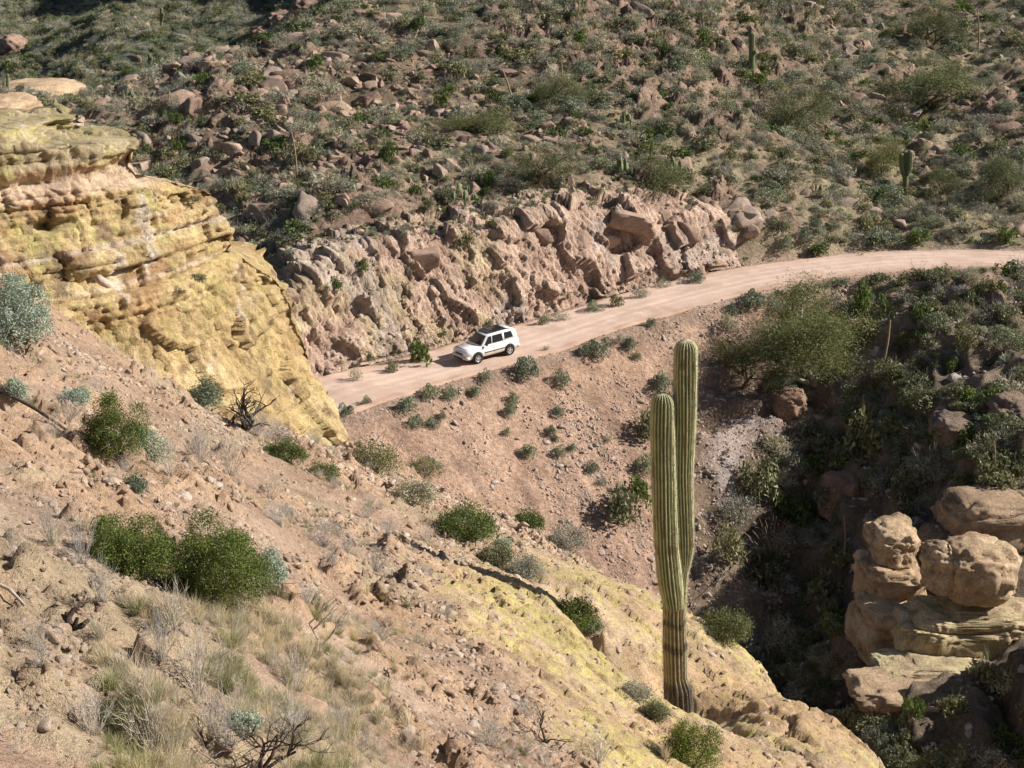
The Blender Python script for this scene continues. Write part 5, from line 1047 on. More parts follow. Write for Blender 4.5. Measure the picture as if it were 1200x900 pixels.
# ------------------------------------------------------------------ saguaros
M_sag, nt_, b_ = base_mat('saguaro_skin', .65, .3)
at = nd(nt_, 'ShaderNodeAttribute', attribute_name='Col'); tc = nd(nt_, 'ShaderNodeTexCoord'); n1 = noise(nt_, tc.outputs['Object'], 6, 4)
nt_.links.new(mix(nt_, 'MULTIPLY', 1.0, at.outputs[0], ramp(nt_, n1, [(.3, (.75, .75, .75)), (.7, (1.2, 1.2, 1.15))])), b_.inputs['Base Color'])
bp = nd(nt_, 'ShaderNodeBump', Strength=.4, Distance=.01); nt_.links.new(noise(nt_, tc.outputs['Object'], 40, 3), bp.inputs['Height']); nt_.links.new(bp.outputs[0], b_.inputs['Normal'])
M_spine = plain_mat('saguaro_spines', (.50, .44, .30), .7, .3)
def ribbed(path, rad, ribs=20, per=6, depth=.17, colf=None, seed=0):
    """pleated stem with a rounded top; colf(t, rib_crest 0..1, world z) gives the colour"""
    path = np.array(path, float); n = len(path); m = ribs * per; th = np.arange(m) / m * 2 * math.pi
    cr = np.abs(np.cos(ribs * th / 2)) ; cr = 1 - cr                       # 1 on a crest, sharp valley
    V = []; Cc = []
    for i in range(n):
        wv = .12 * vnoise(np.full(m, i * .05 + seed), th * 2, seed=seed) - .06 + .05 * vnoise(np.full(m, i * .2), th * 9, seed=seed + 3)
        pr = rad[i] * (1 - depth * (1 - cr ** .7) + wv); tw = .25 * math.sin(i * .012 + seed)
        V.append(np.stack([path[i, 0] + pr * np.cos(th + tw), path[i, 1] + pr * np.sin(th + tw), np.full(m, path[i, 2])], 1)); Cc.append(colf(i / (n - 1), cr, path[i, 2], th))
    V = np.vstack(V); Fc = grid_faces(m, n); w2 = np.array([[i * m + m - 1, i * m, (i + 1) * m, (i + 1) * m + m - 1] for i in range(n - 1)])
    return V, np.vstack([Fc, w2])[:, ::1], np.vstack(Cc)
def stem(px_list, Y, wpx_list, top_round=True, step=.035):
    """path and radii from positions seen along the stem, at distance Y"""
    pts = np.array([P(a, b, Y) for a, b in px_list]); w_ = np.array([q * proj(*p)[2] / FPX / 2 for q, p in zip(wpx_list, pts)])
    o = np.argsort(pts[:, 2]); pts, w_ = pts[o], w_[o]; z = np.arange(pts[0, 2], pts[-1, 2], step); f = lambda k: np.interp(z, pts[:, 2], pts[:, k])
    k5 = np.ones(9) / 9; sm = lambda a: np.convolve(np.pad(a, 4, 'edge'), k5, 'valid')
    x, y, r = sm(f(0)), sm(f(1)), sm(np.interp(z, pts[:, 2], w_))
    if top_round:
        R0 = r[-1]; d = np.clip((z[-1] - z) / (R0 * 1.1), 0, 1); r = r * np.sqrt(np.clip(1 - (1 - d) ** 2.2, .0008, 1))
    return np.stack([x, y, z], 1), r
def skin_col(kind, z700, z797):
    def f(t, cr, z, th):
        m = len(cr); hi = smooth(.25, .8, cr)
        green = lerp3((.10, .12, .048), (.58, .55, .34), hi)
        sp_ = float(1) * smooth(.80, .86, vnoise(th * 2.2 + 1, th * 0 + z * 3.1, seed=17)); green = lerp3(green, (.17, .12, .07), sp_ * .75)
        if kind == 'stem': green = lerp3(green, (.46, .40, .28), np.full(m, smooth(.985, 1.0, t) * .8)); return green
        br = lerp3((.15, .115, .065), (.50, .42, .27), hi); pn = vnoise(th * 1.5, th * 0 + z * 2, seed=8); g = lerp3(green, br, np.clip(float(smooth(z700 + .9, z700 - .9, z)) * 1.5 - .5 * pn, 0, 1) * np.ones(m))
        for zc, wd_ in ((ZB1, .09), (ZB2, .12)): g = lerp3(g, (.06, .042, .03), np.clip(1.25 * np.exp(-((z - zc + .05 * np.sin(th * 3) + .06 * (vnoise(th * 4, th * 0 + zc, seed=9) - .5)) / (wd_ * .8)) ** 4), 0, 1) * (.45 + .55 * vnoise(th * 3, th * 0 + z * 5, seed=12)) * np.ones(m))
        return lerp3(g, lerp3((.07, .055, .045), (.16, .13, .11), vnoise(th * 5, th * 0 + z * 6, seed=4)), np.full(m, float(smooth(z797 + .08, z797 - .05, z))))
    return f
SY = on(797, 838)[1] if 0 else 30.0
base = P(796, 846, SY); z7, z79 = P(790, 705, SY)[2], P(790, 798, SY)[2]; ZB1, ZB2 = P(790, 729, SY)[2], P(790, 757, SY)[2]
sg = empty('saguaro', (base[0], base[1], float(FF(base[0], base[1]))), 'tall near saguaro with two ribbed stems rising from one scarred trunk', 'cactus', 'saguaro cacti')
inv = Matrix.Translation(-sg.location)
def sag_part(name, path, r, colf, seed, ribs=20):
    V, Fc, cc = ribbed(path, r, ribs, 6, .2, colf, seed); V = V - np.array(sg.location)
    o = obj(name, np_mesh(name, V, Fc, M_sag, cc), sg)
    # spine bundles along the crests
    m = ribs * 6; n = len(path); rr = np.random.default_rng(seed); S, E, W = [], [], []
    V3 = V.reshape(n, m, 3); ctr = V3.mean(axis=1)
    for j in range(3, m, 6):
        for i in range(2, n - 1):
            if r[i] < .03: continue
            p = V3[i, j]; d = p - ctr[i]; d /= np.linalg.norm(d) + 1e-6
            for k in range(3):
                q = d + rr.normal(0, .6, 3); S.append(p); E.append(p + q / np.linalg.norm(q) * rr.uniform(.02, .045)); W.append(.0022)
    v, f = spikes(np.array(S), np.array(E), np.array(W)); sp = obj('spines', np_mesh('spines', v, f, M_spine, smooth_=False), o); sp['kind'] = 'stuff'
    return o
gz = sg.location[2]
pth, rad = stem([(797, 860), (796, 842), (794, 800), (792, 797), (791, 760), (790, 720), (791, 700), (796, 680), (800, 664), (801, 655)], SY, [33, 33, 32, 26, 27, 27, 28, 20, 15, 15], False)
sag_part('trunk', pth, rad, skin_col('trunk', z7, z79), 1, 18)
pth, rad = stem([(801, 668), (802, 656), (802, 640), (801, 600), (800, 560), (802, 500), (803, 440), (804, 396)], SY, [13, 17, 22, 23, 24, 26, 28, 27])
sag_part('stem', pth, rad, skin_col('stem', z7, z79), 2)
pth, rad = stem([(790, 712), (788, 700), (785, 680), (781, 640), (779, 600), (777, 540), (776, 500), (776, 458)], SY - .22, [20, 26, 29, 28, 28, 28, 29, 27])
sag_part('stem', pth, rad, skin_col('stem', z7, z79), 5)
for n_, o in enumerate([c for c in sg.children if c.name.startswith('stem')]): o['label'] = ['taller stem pinched at its base', 'shorter stem bulging from the trunk'][n_]
def far_saguaro(px, py0, py1, wpx, lb, arms=(), where=False):
    p = on(px, py0, where); e = empty('saguaro', p, lb, 'cactus', 'saguaro cacti')
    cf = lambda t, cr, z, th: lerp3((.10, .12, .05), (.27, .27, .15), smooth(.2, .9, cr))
    for i, (pl, wl) in enumerate([([(px, py0 + 3), (px, py1)], [wpx * .85, wpx])] + list(arms)):
        path, r = stem(pl, p[1] - (.25 if i else 0), wl, True, .12); V, Fc, cc = ribbed(path, r, 12, 4, .2, cf, i + 3)
        obj('trunk' if i == 0 else 'arm', np_mesh('saguaro_stem', V - p, Fc, M_sag, cc), e)
far_saguaro(881, 86, 36, 7.5, 'tall single far saguaro with two buds on its side', [([(884, 64), (886, 58)], [4, 4]), ([(877, 30), (878, 26)], [1, 1])][:1])
far_saguaro(1061, 226, 176, 7, 'far saguaro with arms beside the cracked tan boulder', [([(1062, 206), (1066, 200), (1066.5, 174)], [4, 6, 6]), ([(1061, 208), (1057, 202), (1056.5, 178)], [4, 6, 6])])
far_saguaro(189, 34, 8, 3.5, 'distant slim saguaro high on the far blue slope', [([(190, 24), (192, 14)], [3, 3])])
far_saguaro(175, 84, 62, 4, 'distant saguaro with short arms at the foot of the far slope', [([(176, 76), (178, 66)], [3, 3])])
far_saguaro(9, 108, 86, 3.5, 'distant saguaro stub by the frame edge beyond the cliff')
far_saguaro(76, 103, 94, 3.5, 'tiny distant saguaro on the pale shoulder beyond the cliff')

# ------------------------------------------------------------------ the car
M_paint = plain_mat('white_car_paint', (.80, .80, .79), .25, .5); M_paint.node_tree.nodes['Principled BSDF'].inputs['Coat Weight'].default_value = .6
_pt = M_paint.node_tree; _tc = nd(_pt, 'ShaderNodeTexCoord'); _sx = nd(_pt, 'ShaderNodeSeparateXYZ'); _pt.links.new(_tc.outputs['Object'], _sx.inputs[0]); _ad = nd(_pt, 'ShaderNodeMath', operation='MULTIPLY_ADD'); _pt.links.new(noise(_pt, _tc.outputs['Object'], 3, 4), _ad.inputs[0]); _ad.inputs[1].default_value = -.6; _pt.links.new(_sx.outputs[2], _ad.inputs[2])
_pt.links.new(ramp(_pt, _ad.outputs[0], [(.08, (.50, .38, .28)), (.45, (.80, .79, .77))]), _pt.nodes['Principled BSDF'].inputs['Base Color'])   # road dust low on the doors
M_glass = plain_mat('dark_tinted_glass', (.018, .02, .022), .06, .6); M_black = plain_mat('black_plastic', (.03, .03, .032), .6, .3)
M_tyre = plain_mat('tyre_rubber', (.025, .024, .023), .9, .2); M_rim = plain_mat('alloy_rim', (.55, .55, .55), .3, .5, .6); M_grille = plain_mat('chrome_and_dark_grille', (.35, .35, .36), .35, .5, .5)
M_lamp = plain_mat('headlamp_lens', (.55, .57, .60), .1, .6); M_red = plain_mat('red_tail_lens', (.35, .015, .01), .2, .5)
pf, pr_ = on(560.5, 427.5, False), on(596.5, 417.5, False)
fwd = (pf - pr_); fwd[2] = 0; fwd /= np.linalg.norm(fwd); lat = np.array([fwd[1], -fwd[0], 0])          # lat: away from us, the car's own other flank
if lat[1] < 0: lat = -lat
cpos = (pf + pr_) / 2 + lat * .86; dd_ = polydist(road_xy, np.array([cpos[0]]), np.array([cpos[1]])); cz = road_z(dd_[1])[0] + .09
ang = math.atan2(fwd[1], fwd[0])
gr_f = road_z(polydist(road_xy, np.array([pf[0]]), np.array([pf[1]]))[1])[0]; gr_r = road_z(polydist(road_xy, np.array([pr_[0]]), np.array([pr_[1]]))[1])[0]
car = empty('parked_car', (cpos[0], cpos[1], cz), 'white boxy four-door off-roader with a dark open roof on the dirt road', 'car', None, ang)
car.rotation_euler = (0, -math.atan2(gr_f - gr_r, 2.65), ang)
def loft_box(stations, mat, name, parent, closed=True):
    """stations: x, then rings of (y, z) corner points for the +y half; mirrored"""
    V, Fc = [], []; m = None
    for x, ring in stations:
        full = ring + [(-y, z) for y, z in reversed(ring)]; m = len(full); V += [(x, y, z) for y, z in full]
    for i in range(len(stations) - 1):
        for j in range(m): a = i * m + j; b = i * m + (j + 1) % m; Fc.append([a, b, b + m, a + m])
    bm = bmesh.new(); vs = [bm.verts.new(v) for v in V]
    for f in Fc: bm.faces.new([vs[k] for k in f])
    bm.faces.new([vs[k] for k in range(m)]); bm.faces.new([vs[(len(stations) - 1) * m + k] for k in reversed(range(m))])
    bmesh.ops.recalc_face_normals(bm, faces=bm.faces); me = bpy.data.meshes.new(name); 
    bmesh.ops.bevel(bm, geom=[e for e in bm.edges if len(e.link_faces) == 2 and e.calc_face_angle(0) > .45], offset=.035, segments=2, affect='EDGES')
    bm.to_mesh(me); bm.free(); me.materials.append(mat)
    for p in me.polygons: p.use_smooth = True
    o = obj(name, me, parent)
    return o
def ring(w_, zb, zm, zt, wt): return [(w_ * .93, zb), (w_, zb + .12), (w_, zm), (wt, zt)]
body = loft_box([(2.22, ring(.70, .42, .72, .86, .66)), (2.12, ring(.84, .36, .80, .97, .78)), (1.75, ring(.90, .34, .86, 1.03, .80)), (.95, ring(.915, .34, .92, 1.08, .83)), (.2, ring(.92, .34, .95, 1.10, .86)), (-1.2, ring(.92, .34, .97, 1.11, .87)), (-2.0, ring(.91, .36, .97, 1.12, .86)), (-2.2, ring(.86, .42, .95, 1.10, .82))], M_paint, 'body', car)
cab = loft_box([(.98, [(.80, 1.04), (.78, 1.07)]), (.30, [(.83, 1.05), (.66, 1.72)]), (.1, [(.84, 1.05), (.67, 1.76)]), (-1.0, [(.85, 1.06), (.68, 1.78)]), (-1.85, [(.84, 1.06), (.66, 1.75)]), (-2.12, [(.81, 1.06), (.66, 1.58)])], M_paint, 'cabin', car)
def quad_panel(name, pts, mat, parent, th=.012):
    p = [Vector(q) for q in pts]; n = (p[1] - p[0]).cross(p[-1] - p[0]).normalized(); bm = bmesh.new(); a = [bm.verts.new(q + n * th) for q in p]; b = [bm.verts.new(q - n * th * 2) for q in p]
    bm.faces.new(a); bm.faces.new(list(reversed(b)))
    for i in range(len(p)): bm.faces.new([a[i], b[i], b[(i + 1) % len(p)], a[(i + 1) % len(p)]])
    bmesh.ops.recalc_face_normals(bm, faces=bm.faces); me = bpy.data.meshes.new(name); bm.to_mesh(me); bm.free(); me.materials.append(mat); return obj(name, me, parent)
def side_y(z, x=0): return .848 - (z - 1.05) / .70 * .172
for s in (1, -1):
    for nm_, X in (('front_side_window', [(.64, 1.14), (.10, 1.14), (.02, 1.62), (.24, 1.62)]), ('rear_side_window', [(.0, 1.14), (-.86, 1.14), (-.86, 1.64), (-.06, 1.63)]), ('cargo_window', [(-1.02, 1.20), (-1.72, 1.22), (-1.66, 1.63), (-1.02, 1.64)])):
        quad_panel(nm_, [(x, s * (side_y(z) + .006), z) for x, z in X][::s], M_glass, cab)
    quad_panel('door_trim', [(.75, s * .925, .60), (-.95, s * .925, .60), (-.95, s * .925, .66), (.75, s * .925, .66)][::s], M_black, body)
    for nm_, x_, wd_ in (('front_door_handle', -.02, .16), ('rear_door_handle', -.95, .14)): quad_panel(nm_, [(x_, s * .905, .98), (x_ - wd_, s * .905, .98), (x_ - wd_, s * .905, 1.02), (x_, s * .905, 1.02)][::s], M_paint, body, .02)
    for x_ in (.72, -.05, -.98): quad_panel('door_seam', [(x_ + .006, s * .917, .50), (x_ - .006, s * .917, .50), (x_ - .006, s * .917, .96), (x_ + .006, s * .917, .96)][::s], M_black, body, .006)
    quad_panel('headlight', [(2.13, s * .50, .74), (2.06, s * .78, .72), (2.03, s * .77, .90), (2.14, s * .50, .92)], M_lamp, body, .03)
    quad_panel('tail_light', [(-2.12, s * .87, .85), (-2.17, s * .72, .85), (-2.15, s * .72, 1.08), (-2.10, s * .86, 1.08)], M_red, body, .03)
    mr = rock_mesh('mirror', 3, 2, 0, (.07, .12, .09), .0, M_black); obj('mirror', mr, car, (.62, s * 1.02, 1.17))
    quad_panel('roof_rail', [(.1, s * .60, 1.79), (-1.6, s * .59, 1.80), (-1.6, s * .55, 1.80), (.1, s * .56, 1.79)], M_black, cab, .02)
quad_panel('windscreen', [(.90, -.70, 1.12), (.90, .70, 1.12), (.36, .60, 1.66), (.36, -.60, 1.66)], M_glass, cab, .02)
quad_panel('rear_window', [(-2.12, -.62, 1.18), (-2.12, .62, 1.18), (-2.06, .56, 1.54), (-2.06, -.56, 1.54)], M_glass, cab, .03)
quad_panel('sunroof', [(.18, -.50, 1.775), (.18, .50, 1.775), (-1.42, .50, 1.80), (-1.42, -.50, 1.80)], M_black, cab, .012)
quad_panel('rear_roof_glass', [(-.35, -.46, 1.802), (-.35, .46, 1.802), (-1.35, .46, 1.812), (-1.35, -.46, 1.812)], M_glass, cab, .008)
g_ = quad_panel('grille', [(2.235, -.44, .62), (2.235, .44, .62), (2.16, .46, .90), (2.16, -.46, .90)], M_grille, body, .02)
for k in range(7): y_ = -.36 + k * .12; quad_panel('grille_slot', [(2.258, y_ - .035, .66), (2.258, y_ + .035, .66), (2.19, y_ + .035, .87), (2.19, y_ - .035, .87)], M_black, g_, .008)
loft_box([(2.32, [(.60, .40), (.62, .46), (.62, .58)]), (2.22, [(.86, .38), (.88, .44), (.88, .60)]), (1.95, [(.93, .36), (.94, .44), (.94, .58)])], M_paint, 'front_bumper', car)
loft_box([(-2.0, [(.92, .40), (.93, .46), (.93, .60)]), (-2.3, [(.86, .40), (.88, .46), (.88, .60)])], M_paint, 'rear_bumper', car)
quad_panel('lower_intake', [(2.335, -.5, .40), (2.335, .5, .40), (2.33, .5, .50), (2.33, -.5, .50)], M_black, body, .01)
quad_panel('bonnet_line', [(2.0, -.60, 1.005), (2.0, .60, 1.005), (1.98, .60, 1.012), (1.98, -.60, 1.012)], M_black, body, .004)
loft_box([(1.5, [(.80, .24), (.80, .40)]), (-1.6, [(.80, .24), (.80, .40)])], M_black, 'underbody', car)
def disc_tube(R0, R1, w_, n=28):
    prof = [(R0, -w_ / 2), (R1 * .96, -w_ / 2), (R1, -w_ * .36), (R1, w_ * .36), (R1 * .96, w_ / 2), (R0, w_ / 2)]; V = []; th = np.arange(n) / n * 2 * math.pi
    for r_, y_ in prof: V.append(np.stack([r_ * np.cos(th), np.full(n, y_), r_ * np.sin(th)], 1))
    m = len(prof); Fc = [[i * n + j, i * n + (j + 1) % n, ((i + 1) % m) * n + (j + 1) % n, ((i + 1) % m) * n + j] for i in range(m) for j in range(n)]; return np.vstack(V), np.array(Fc)
tv, tf = disc_tube(.235, .365, .24); ty_me = np_mesh('wheel', tv, tf, M_tyre)
bm = bmesh.new()
for k in range(5):
    r_ = bmesh.ops.create_cube(bm, size=1); bmesh.ops.scale(bm, vec=(.22, .05, .075), verts=r_['verts']); bmesh.ops.translate(bm, vec=(.12, -.085, 0), verts=r_['verts']); bmesh.ops.rotate(bm, cent=(0, 0, 0), matrix=Matrix.Rotation(k * 2 * math.pi / 5, 3, 'Y'), verts=r_['verts'])
r_ = bmesh.ops.create_cone(bm, segments=16, radius1=.07, radius2=.06, depth=.06, cap_ends=True); bmesh.ops.rotate(bm, cent=(0, 0, 0), matrix=Matrix.Rotation(math.pi / 2, 3, 'X'), verts=r_['verts']); bmesh.ops.translate(bm, vec=(0, -.09, 0), verts=r_['verts'])
rim_me = bpy.data.meshes.new('rim'); bm.to_mesh(rim_me); bm.free(); rim_me.materials.append(M_rim)
hv, hf = disc_tube(.205, .24, .22); hoop = np_mesh('rim_hoop', hv, hf, M_rim); av, af = disc_tube(.02, .235, .05); disc_me = np_mesh('brake_disc', av, af, M_black)
for x_ in (1.33, -1.33):
    for s in (1, -1):
        # the arch is a dark liner set round the wheel
        av2, af2 = disc_tube(.02, .43, .03); keep = None
        ar = obj('wheel_arch', np_mesh('wheel_arch', av2, af2, M_black), body, (x_, s * .915, .40))
        wh_ = obj('wheel', ty_me, car, (x_, s * .86, .36), (0, 0, 0 if s < 0 else math.pi)); obj('rim', rim_me, wh_); obj('rim_hoop', hoop, wh_); obj('brake_disc', disc_me, wh_, (0, .03, 0))

# ------------------------------------------------------------------ everything scattered
def plan_points(n, x0, x1, y0, y1): return R_.uniform(x0, x1, n), R_.uniform(y0, y1, n)
def ground_pts(x, y, f): return np.stack([x, y, f(x, y)], 1)
def clumpy(x, y, sc, seed): return fbm(x * sc, y * sc, octs=3, seed=seed)
def individuals(P3, scl, kind_idx, sources, names, cats, nouns, group, n_ind, tilt=0.0, flat=None, nominal=1.0):
    """the n_ind that show largest become objects of their own, with labels; returns the mask of the rest"""
    ok, px, py, d = in_view(P3, -4); show = scl * FPX / d * ok; order = np.argsort(-show)[:n_ind]; items = []
    smin, smax = scl[order].min(), scl[order].max()
    for i in order:
        k = kind_idx[i]; o = obj(names[k], random.choice(sources[k]), None, P3[i] - np.array([0, 0, .06 * scl[i]]), (random.gauss(0, tilt), random.gauss(0, tilt), random.uniform(0, 6.28)), np.array([1, random.uniform(.8, 1.1), random.uniform(.8, 1.1)]) * scl[i] * (1 if flat is None else np.array(flat)))
        tag(o, 'x', cats[k], group); items.append((o, px[i], py[i], (scl[i] - smin) / (smax - smin + 1e-6), nouns[k]))
    m = np.ones(len(scl), bool); m[order] = False; return m, items
def bank(meshes, name, cat, label, spot_): return meshes
# hillside
x, y = plan_points(42000, -75, 80, 96, 206); zg, dr, ar, _ = B_base(x, y); h_ok = (dr > RW + 1.2) & ~((dr < RW + 8.2) & (ar > CUT_A) & (ar < CUT_B - 6))
P3 = ground_pts(x, y, BF); ok, px, py, d = in_view(P3, 30); m = h_ok & ok; P3, px, py = P3[m], px[m], py[m]; cl = clumpy(P3[:, 0], P3[:, 1], .11, 401); cl2 = clumpy(P3[:, 0], P3[:, 1], .05, 403); rnd = R_.random(len(P3))
rockw = np.clip(.30 + .9 * cl2 + .45 * smooth(640, 300, px) - .5 * smooth(150, 270, py) * smooth(300, 450, px), .04, 1)
is_rock = rnd < rockw * .62; sh = (~is_rock) & (rnd > .36 + .16 * smooth(700, 950, px)) & (R_.random(len(P3)) < .80 + .5 * cl)
n = int(sh.sum()); SP = P3[sh]; scl = np.clip(R_.lognormal(-.58, .48, n), .22, 1.6); kd = R_.choice([0, 1, 2, 3], n, p=[.54, .24, .08, .14])
print('hill shrubs', n, 'rocks', int(is_rock.sum()))
SRC = [G_grey, G_olive, G_green, G_britt]; NM = ['grey_scrub', 'olive_scrub', 'green_scrub', 'brittlebush']; NN = ['grey twiggy bush', 'olive bush', 'green bush', 'grey-green mound']
rest, items = individuals(SP, scl, kd, SRC, NM, ['shrub'] * 4, NN, 'shrubs scattered over the hillside', 150)
count_labels(items)
srcs = [o for k in range(4) for o in [next(i[0] for i in items if i[4] == NN[k] and i[0].data == me_) if any(i[4] == NN[k] and i[0].data == me_ for i in items) else None for me_ in SRC[k]]]
def source_objects(banks):
    """objects already standing in the scene that show each mesh"""
    out = []
    for me_ in banks:
        o = next((q for q in bpy.data.objects if q.type == 'MESH' and q.data == me_), None)
        if o is not None: out.append(o)
    return out
S_sh = [source_objects(b) for b in SRC]; flat_s = sum(S_sh, []); off = np.cumsum([0] + [len(b) for b in S_sh])
def pick_of(kd): return np.array([off[k] + R_.integers(0, len(S_sh[k])) for k in kd])
stuff_scatter('hillside_scrub', flat_s, SP[rest], scl[rest], pick=pick_of(kd[rest]), tilt=.1, sink=.05)
RP = P3[is_rock]; n = len(RP); rs = np.clip(R_.lognormal(-1.05, .66, n), .08, 1.5) * (1 + .5 * smooth(640, 300, px[is_rock]))
rest, items = individuals(RP, rs, np.zeros(n, int), [hill_rocks], ['boulder'], ['boulder'], ['red-brown boulder'], 'red-brown boulders strewn over the hillside', 170, .25); count_labels(items)
S_rk = source_objects(hill_rocks)
stuff_scatter('hillside_rocks', S_rk, RP[rest], rs[rest], tilt=.3, sink=.1)
# small pale grass tufts and low scrub filling between
x, y = plan_points(26000, -70, 78, 96, 200); zg, dr, ar, _ = B_base(x, y); P3 = ground_pts(x, y, BF); ok, px, py, d = in_view(P3, 10); m = (dr > RW + .9) & ~((dr < RW + 8) & (ar > CUT_A) & (ar < CUT_B - 6)) & ok & (clumpy(x, y, .16, 405) > -.25); P3 = P3[m]
me_t = [obj('grass_tuft', m_, None, on(a, b, False), None, .5) for m_, (a, b) in zip(G_tuft, [(640, 412), (1010, 300), (700, 330)])]
for o, lb in zip(me_t, ['dry straw tuft beside the road behind the car', 'straw tuft on the verge before the bend', 'straw tuft on the verge under the cut boulders']): tag(o, lb, 'grass tuft', 'straw grass tufts')
stuff_scatter('hillside_grass', me_t, P3, np.clip(R_.lognormal(-1.05, .35, len(P3)), .15, .8), flat=np.array([1, 1, .8]))
# gully and the slope past it
x, y = plan_points(20000, -20, 50, 56, 122); zg, dr, ar, pxx_ = B_base(x, y); fill_ = zg - G(x, y); P3 = ground_pts(x, y, BF); ok, px, py, d = in_view(P3, 10)
m = (dr < -RW - .6) & ok & ((fill_ < .25) | (px > 900)); P3, px, py = P3[m], px[m], py[m]; wdd = np.abs(polydist(wash, P3[:, 0], P3[:, 1])[0]); rnd = R_.random(len(P3)); cl = clumpy(P3[:, 0], P3[:, 1], .2, 411)
is_rock = (rnd < .22) | ((wdd < 1.6) & (rnd < .8)); sh = ~is_rock & (rnd > .50 + .25 * smooth(470, 400, py) * smooth(880, 960, px)) & (cl > -.45) & (wdd > 1.4) & ~((px > 985) & (py > 570) & (py < 840)); SP = P3[sh]; n = len(SP); scl = np.clip(R_.lognormal(-.45, .42, n), .25, 1.5); kd = R_.choice([0, 1, 2, 3], n, p=[.30, .46, .14, .10])
print('gully shrubs', n)
rest, items = individuals(SP, scl, kd, SRC, NM, ['shrub'] * 4, ['shaded ' + q for q in NN], 'shrubs of the gully and its far side', 40); count_labels(items)
stuff_scatter('gully_scrub', flat_s, SP[rest], scl[rest], pick=pick_of(kd[rest]), tilt=.1, sink=.05)
RP = P3[is_rock]; rs = np.clip(R_.lognormal(-1.3, .5, len(RP)), .08, .8)
rest, items = individuals(RP, rs, np.zeros(len(RP), int), [gully_rocks], ['wash_rock'], ['rock'], ['grey wash rock'], 'grey rocks lying in the wash', 50, .3); count_labels(items)
stuff_scatter('gully_rubble', source_objects(gully_rocks), RP[rest], rs[rest], tilt=.5, sink=.1)
# embankment rubble, in streaks and patches
x, y = plan_points(110000, -16, 40, 80, 122); zg, dr, ar, _ = B_base(x, y); fill_ = zg - G(x, y); P3 = ground_pts(x, y, BF); ok, px, py, d = in_view(P3, 5); s_ = -dr - RW
u_ = ar; st = fbm(u_ * .9, s_ * .22, octs=3, seed=421) + .45 * smooth(2, 7, s_) + .35 * smooth(640, 760, px) - .25
m = (s_ > .5) & ok & (fill_ > .1) & (R_.random(len(x)) < np.clip(.12 + 1.5 * st, .03, 1)); RP = P3[m]; rs = np.clip(R_.lognormal(-2.35, .55, len(RP)), .04, .5)
print('emb', len(RP))
rest, items = individuals(RP, rs, np.zeros(len(RP), int), [emb_rocks], ['rubble_rock'], ['rock'], ['angular rubble rock'], 'rubble rocks on the road embankment', 60, .4); count_labels(items)
stuff_scatter('embankment_rubble', source_objects(emb_rocks), RP[rest], rs[rest], tilt=.6, sink=.1)
# rubble and tufts at the foot of the cut
k = R_.integers(0, len(CUTV), 5000); RP = CUTV[k].astype(float); q_ = QQ.ravel()[k]; ok, px, py, d = in_view(RP, 5); m = ok & ((q_ < RW + 1.3) | (R_.random(5000) < .10)); RP = RP[m]; stuff_scatter('cut_rubble', source_objects(emb_rocks), RP, np.clip(R_.lognormal(-2.0, .5, len(RP)), .05, .4), tilt=.6)
k = R_.integers(0, len(CUTV), 900); RP = CUTV[k].astype(float); q_ = QQ.ravel()[k]; m = (q_ > RW + 3.5) | (q_ < RW + .8); RP = RP[m]; stuff_scatter('cut_scrub', flat_s, RP, np.clip(R_.lognormal(-1.35, .3, len(RP)), .12, .45), sink=.1)
# loose stones thrown to the edges of the road
k_ = R_.random(1500) * (road_arc[-1] - 10); sd_ = R_.choice([-1, 1], 1500) * (RW - .15 + R_.normal(0, .35, 1500)); i_ = np.clip(np.searchsorted(sa, k_), 0, len(sa) - 1); _n = np.stack([-(np.gradient(np.interp(sa, road_arc, ROAD[:, 1]))), np.gradient(np.interp(sa, road_arc, ROAD[:, 0]))], 1); _n /= np.linalg.norm(_n, axis=1)[:, None]
RP = np.stack([np.interp(k_, road_arc, ROAD[:, 0]) + _n[i_, 0] * sd_, np.interp(k_, road_arc, ROAD[:, 1]) + _n[i_, 1] * sd_, np.interp(k_, road_arc, ROAD[:, 2]) + .02], 1)
stuff_scatter('road_edge_stones', source_objects(emb_rocks), RP, np.clip(R_.lognormal(-2.7, .4, 1500), .03, .2), tilt=.5)
# the far hill
x, y = plan_points(60000, -190, 30, 200, 600); P3 = ground_pts(x, y, BF); ok, px, py, d = in_view(P3, 20); m = ok & (py < 170) & (px < 640); P3 = P3[m]; n = len(P3); scl = np.clip(R_.lognormal(-.15, .35, n), .4, 2.0); kd = R_.choice([0, 1, 2, 3], n, p=[.46, .30, .08, .16]); print('far', n)
stuff_scatter('distant_scrub', flat_s, P3, scl, pick=pick_of(kd), sink=.05)
x, y = plan_points(6000, -190, 30, 200, 600); cl = clumpy(x, y, .03, 431); m = cl > .25; P3 = ground_pts(x[m], y[m], BF); stuff_scatter('distant_rocks', S_rk, P3, np.clip(R_.lognormal(.0, .5, len(P3)), .4, 3), tilt=.3, sink=.1)
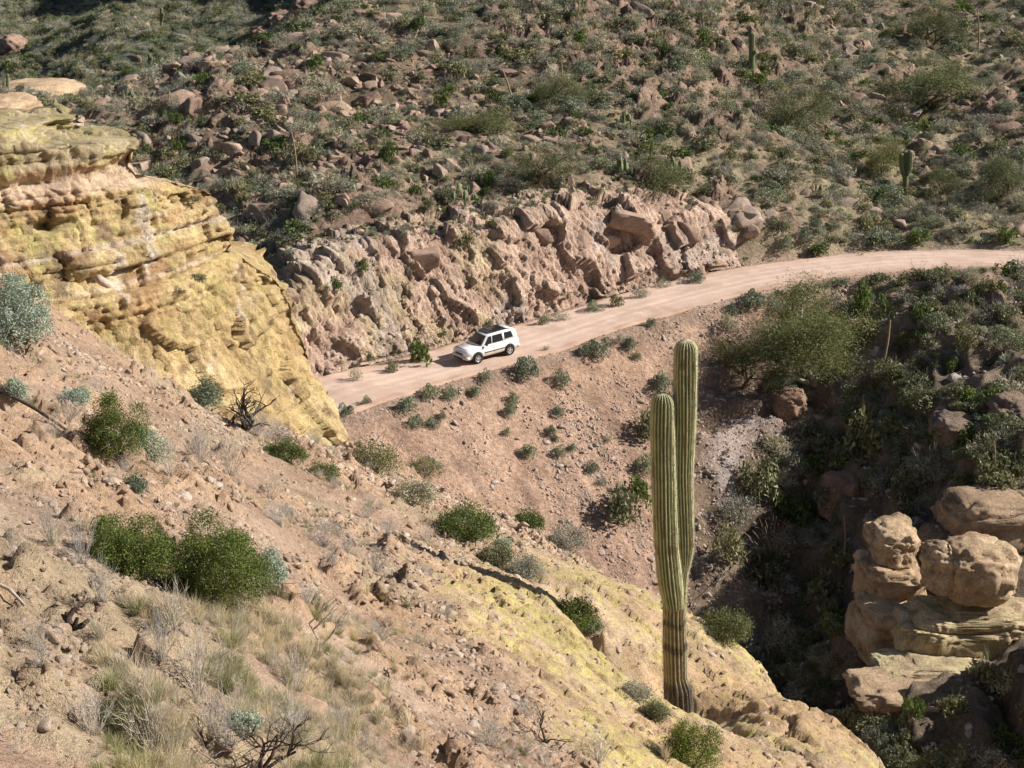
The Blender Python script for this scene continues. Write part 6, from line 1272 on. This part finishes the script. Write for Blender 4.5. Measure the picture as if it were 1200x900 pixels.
# near slope: stones, chips, grass
x, y = plan_points(300000, -19, 10, 6, 52); P3 = ground_pts(x, y, FF); ok, px, py, d = in_view(P3, 260); dens = fbm(x * .55, y * .55, octs=3, seed=441); dm_ = dome_mask(x, y, P3[:, 2])
e_, _ = polydist(EDGE, x, y); grassy = (px > 130) & (px < 480) & (py > 690) & (px + (900 - py) * .2 < 470)
m = ok & (e_ < .5) & (R_.random(len(x)) < np.clip(.50 + 1.1 * dens, .10, 1) * (1 - .93 * dm_) * np.where(grassy, .25, 1)) & (P3[:, 2] > 5)
RP = P3[m]; rs = np.clip(R_.lognormal(-3.35, .62, len(RP)), .018, .16) * (.55 + .02 * RP[:, 1]); print('near stones', len(RP))
rest, items = individuals(RP, rs, np.zeros(len(RP), int), [near_rocks], ['stone'], ['rock'], ['tan stone'], 'loose stones on the near slope', 150, .4); count_labels(items)
stuff_scatter('slope_gravel', source_objects(near_rocks), RP[rest], rs[rest], tilt=.6, sink=.05)
# grass of the flat
gt = [obj('dry_grass_tuft', m_, None, on(a, b), None, .3) for m_, (a, b) in zip(G_tuft_near, [(62, 640), (780, 890), (100, 620), (270, 760)])]
for o, lb in zip(gt, ['straw grass tuft by the twig shrub at the frame edge', 'straw grass tuft beside the bush at the saguaro foot', 'straw grass tuft under the cliff-side dark bush', 'green grass tuft in the middle of the grass flat']): tag(o, lb, 'grass tuft', 'grass tufts of the near slope')
N_ = 9000; gx = R_.normal(285, 95, N_); gy = R_.normal(800, 75, N_) ; m = (gy > 690) & (gy < 930) & (gx > 110) & (gx < 500 + (gy - 700) * .3); hx, hy, hz = ray_hit(gx[m], gy[m], [FF]); HP = np.stack([hx, hy, hz], 1); HP = HP[hy < 40]
keep = fbm(HP[:, 0] * 1.3, HP[:, 1] * 1.3, octs=3, seed=451) > -.12; HP = HP[keep][:950]
greenish = fbm(HP[:, 0] * .9, HP[:, 1] * .9, octs=2, seed=453) > .25
stuff_scatter('grass', gt, HP, np.clip(R_.lognormal(-1.95, .35, len(HP)), .06, .28), pick=np.where(greenish & (R_.random(len(HP)) < .6), 3, R_.integers(0, 3, len(HP))), tilt=.12)
x, y = plan_points(6200, -19, 9, 6, 50); P3 = ground_pts(x, y, FF); ok, px, py, d = in_view(P3, 260); e_, _ = polydist(EDGE, x, y); m = ok & (e_ < .3) & (fbm(x * .5, y * .5, octs=3, seed=461) > .12) & (dome_mask(x, y, P3[:, 2]) < .5); P3 = P3[m]
stuff_scatter('sparse_grass', gt, P3, np.clip(R_.lognormal(-2.1, .4, len(P3)), .06, .25), tilt=.15)
N_ = len(P3); k = R_.random(N_) < .16; stuff_scatter('low_twigs', source_objects(G_twig), P3[k], np.clip(R_.lognormal(-1.5, .4, int(k.sum())), .1, .4), tilt=.2)

# ------------------------------------------------------------------ air
bm = bmesh.new(); bmesh.ops.create_cube(bm, size=1); hz_me = bpy.data.meshes.new('haze'); bm.to_mesh(hz_me); bm.free()
hm = bpy.data.materials.new('haze'); hm.use_nodes = True; t_ = hm.node_tree; t_.nodes.remove(t_.nodes['Principled BSDF']); pv = t_.nodes.new('ShaderNodeVolumePrincipled'); pv.inputs['Density'].default_value = .0001; pv.inputs['Color'].default_value = (.66, .80, 1, 1); t_.links.new(pv.outputs[0], t_.nodes['Material Output'].inputs['Volume'])
hz_me.materials.append(hm)
if HAZE:
    hz = obj('haze', hz_me); zlo = float(bz.min()) - 1.5; zhi = max(float(bz.max()), CAM_Z) + 40; hz.scale = (700, 1100, zhi - zlo); hz.location = (0, 430, (zlo + zhi) / 2); tag(hz, kind='stuff')
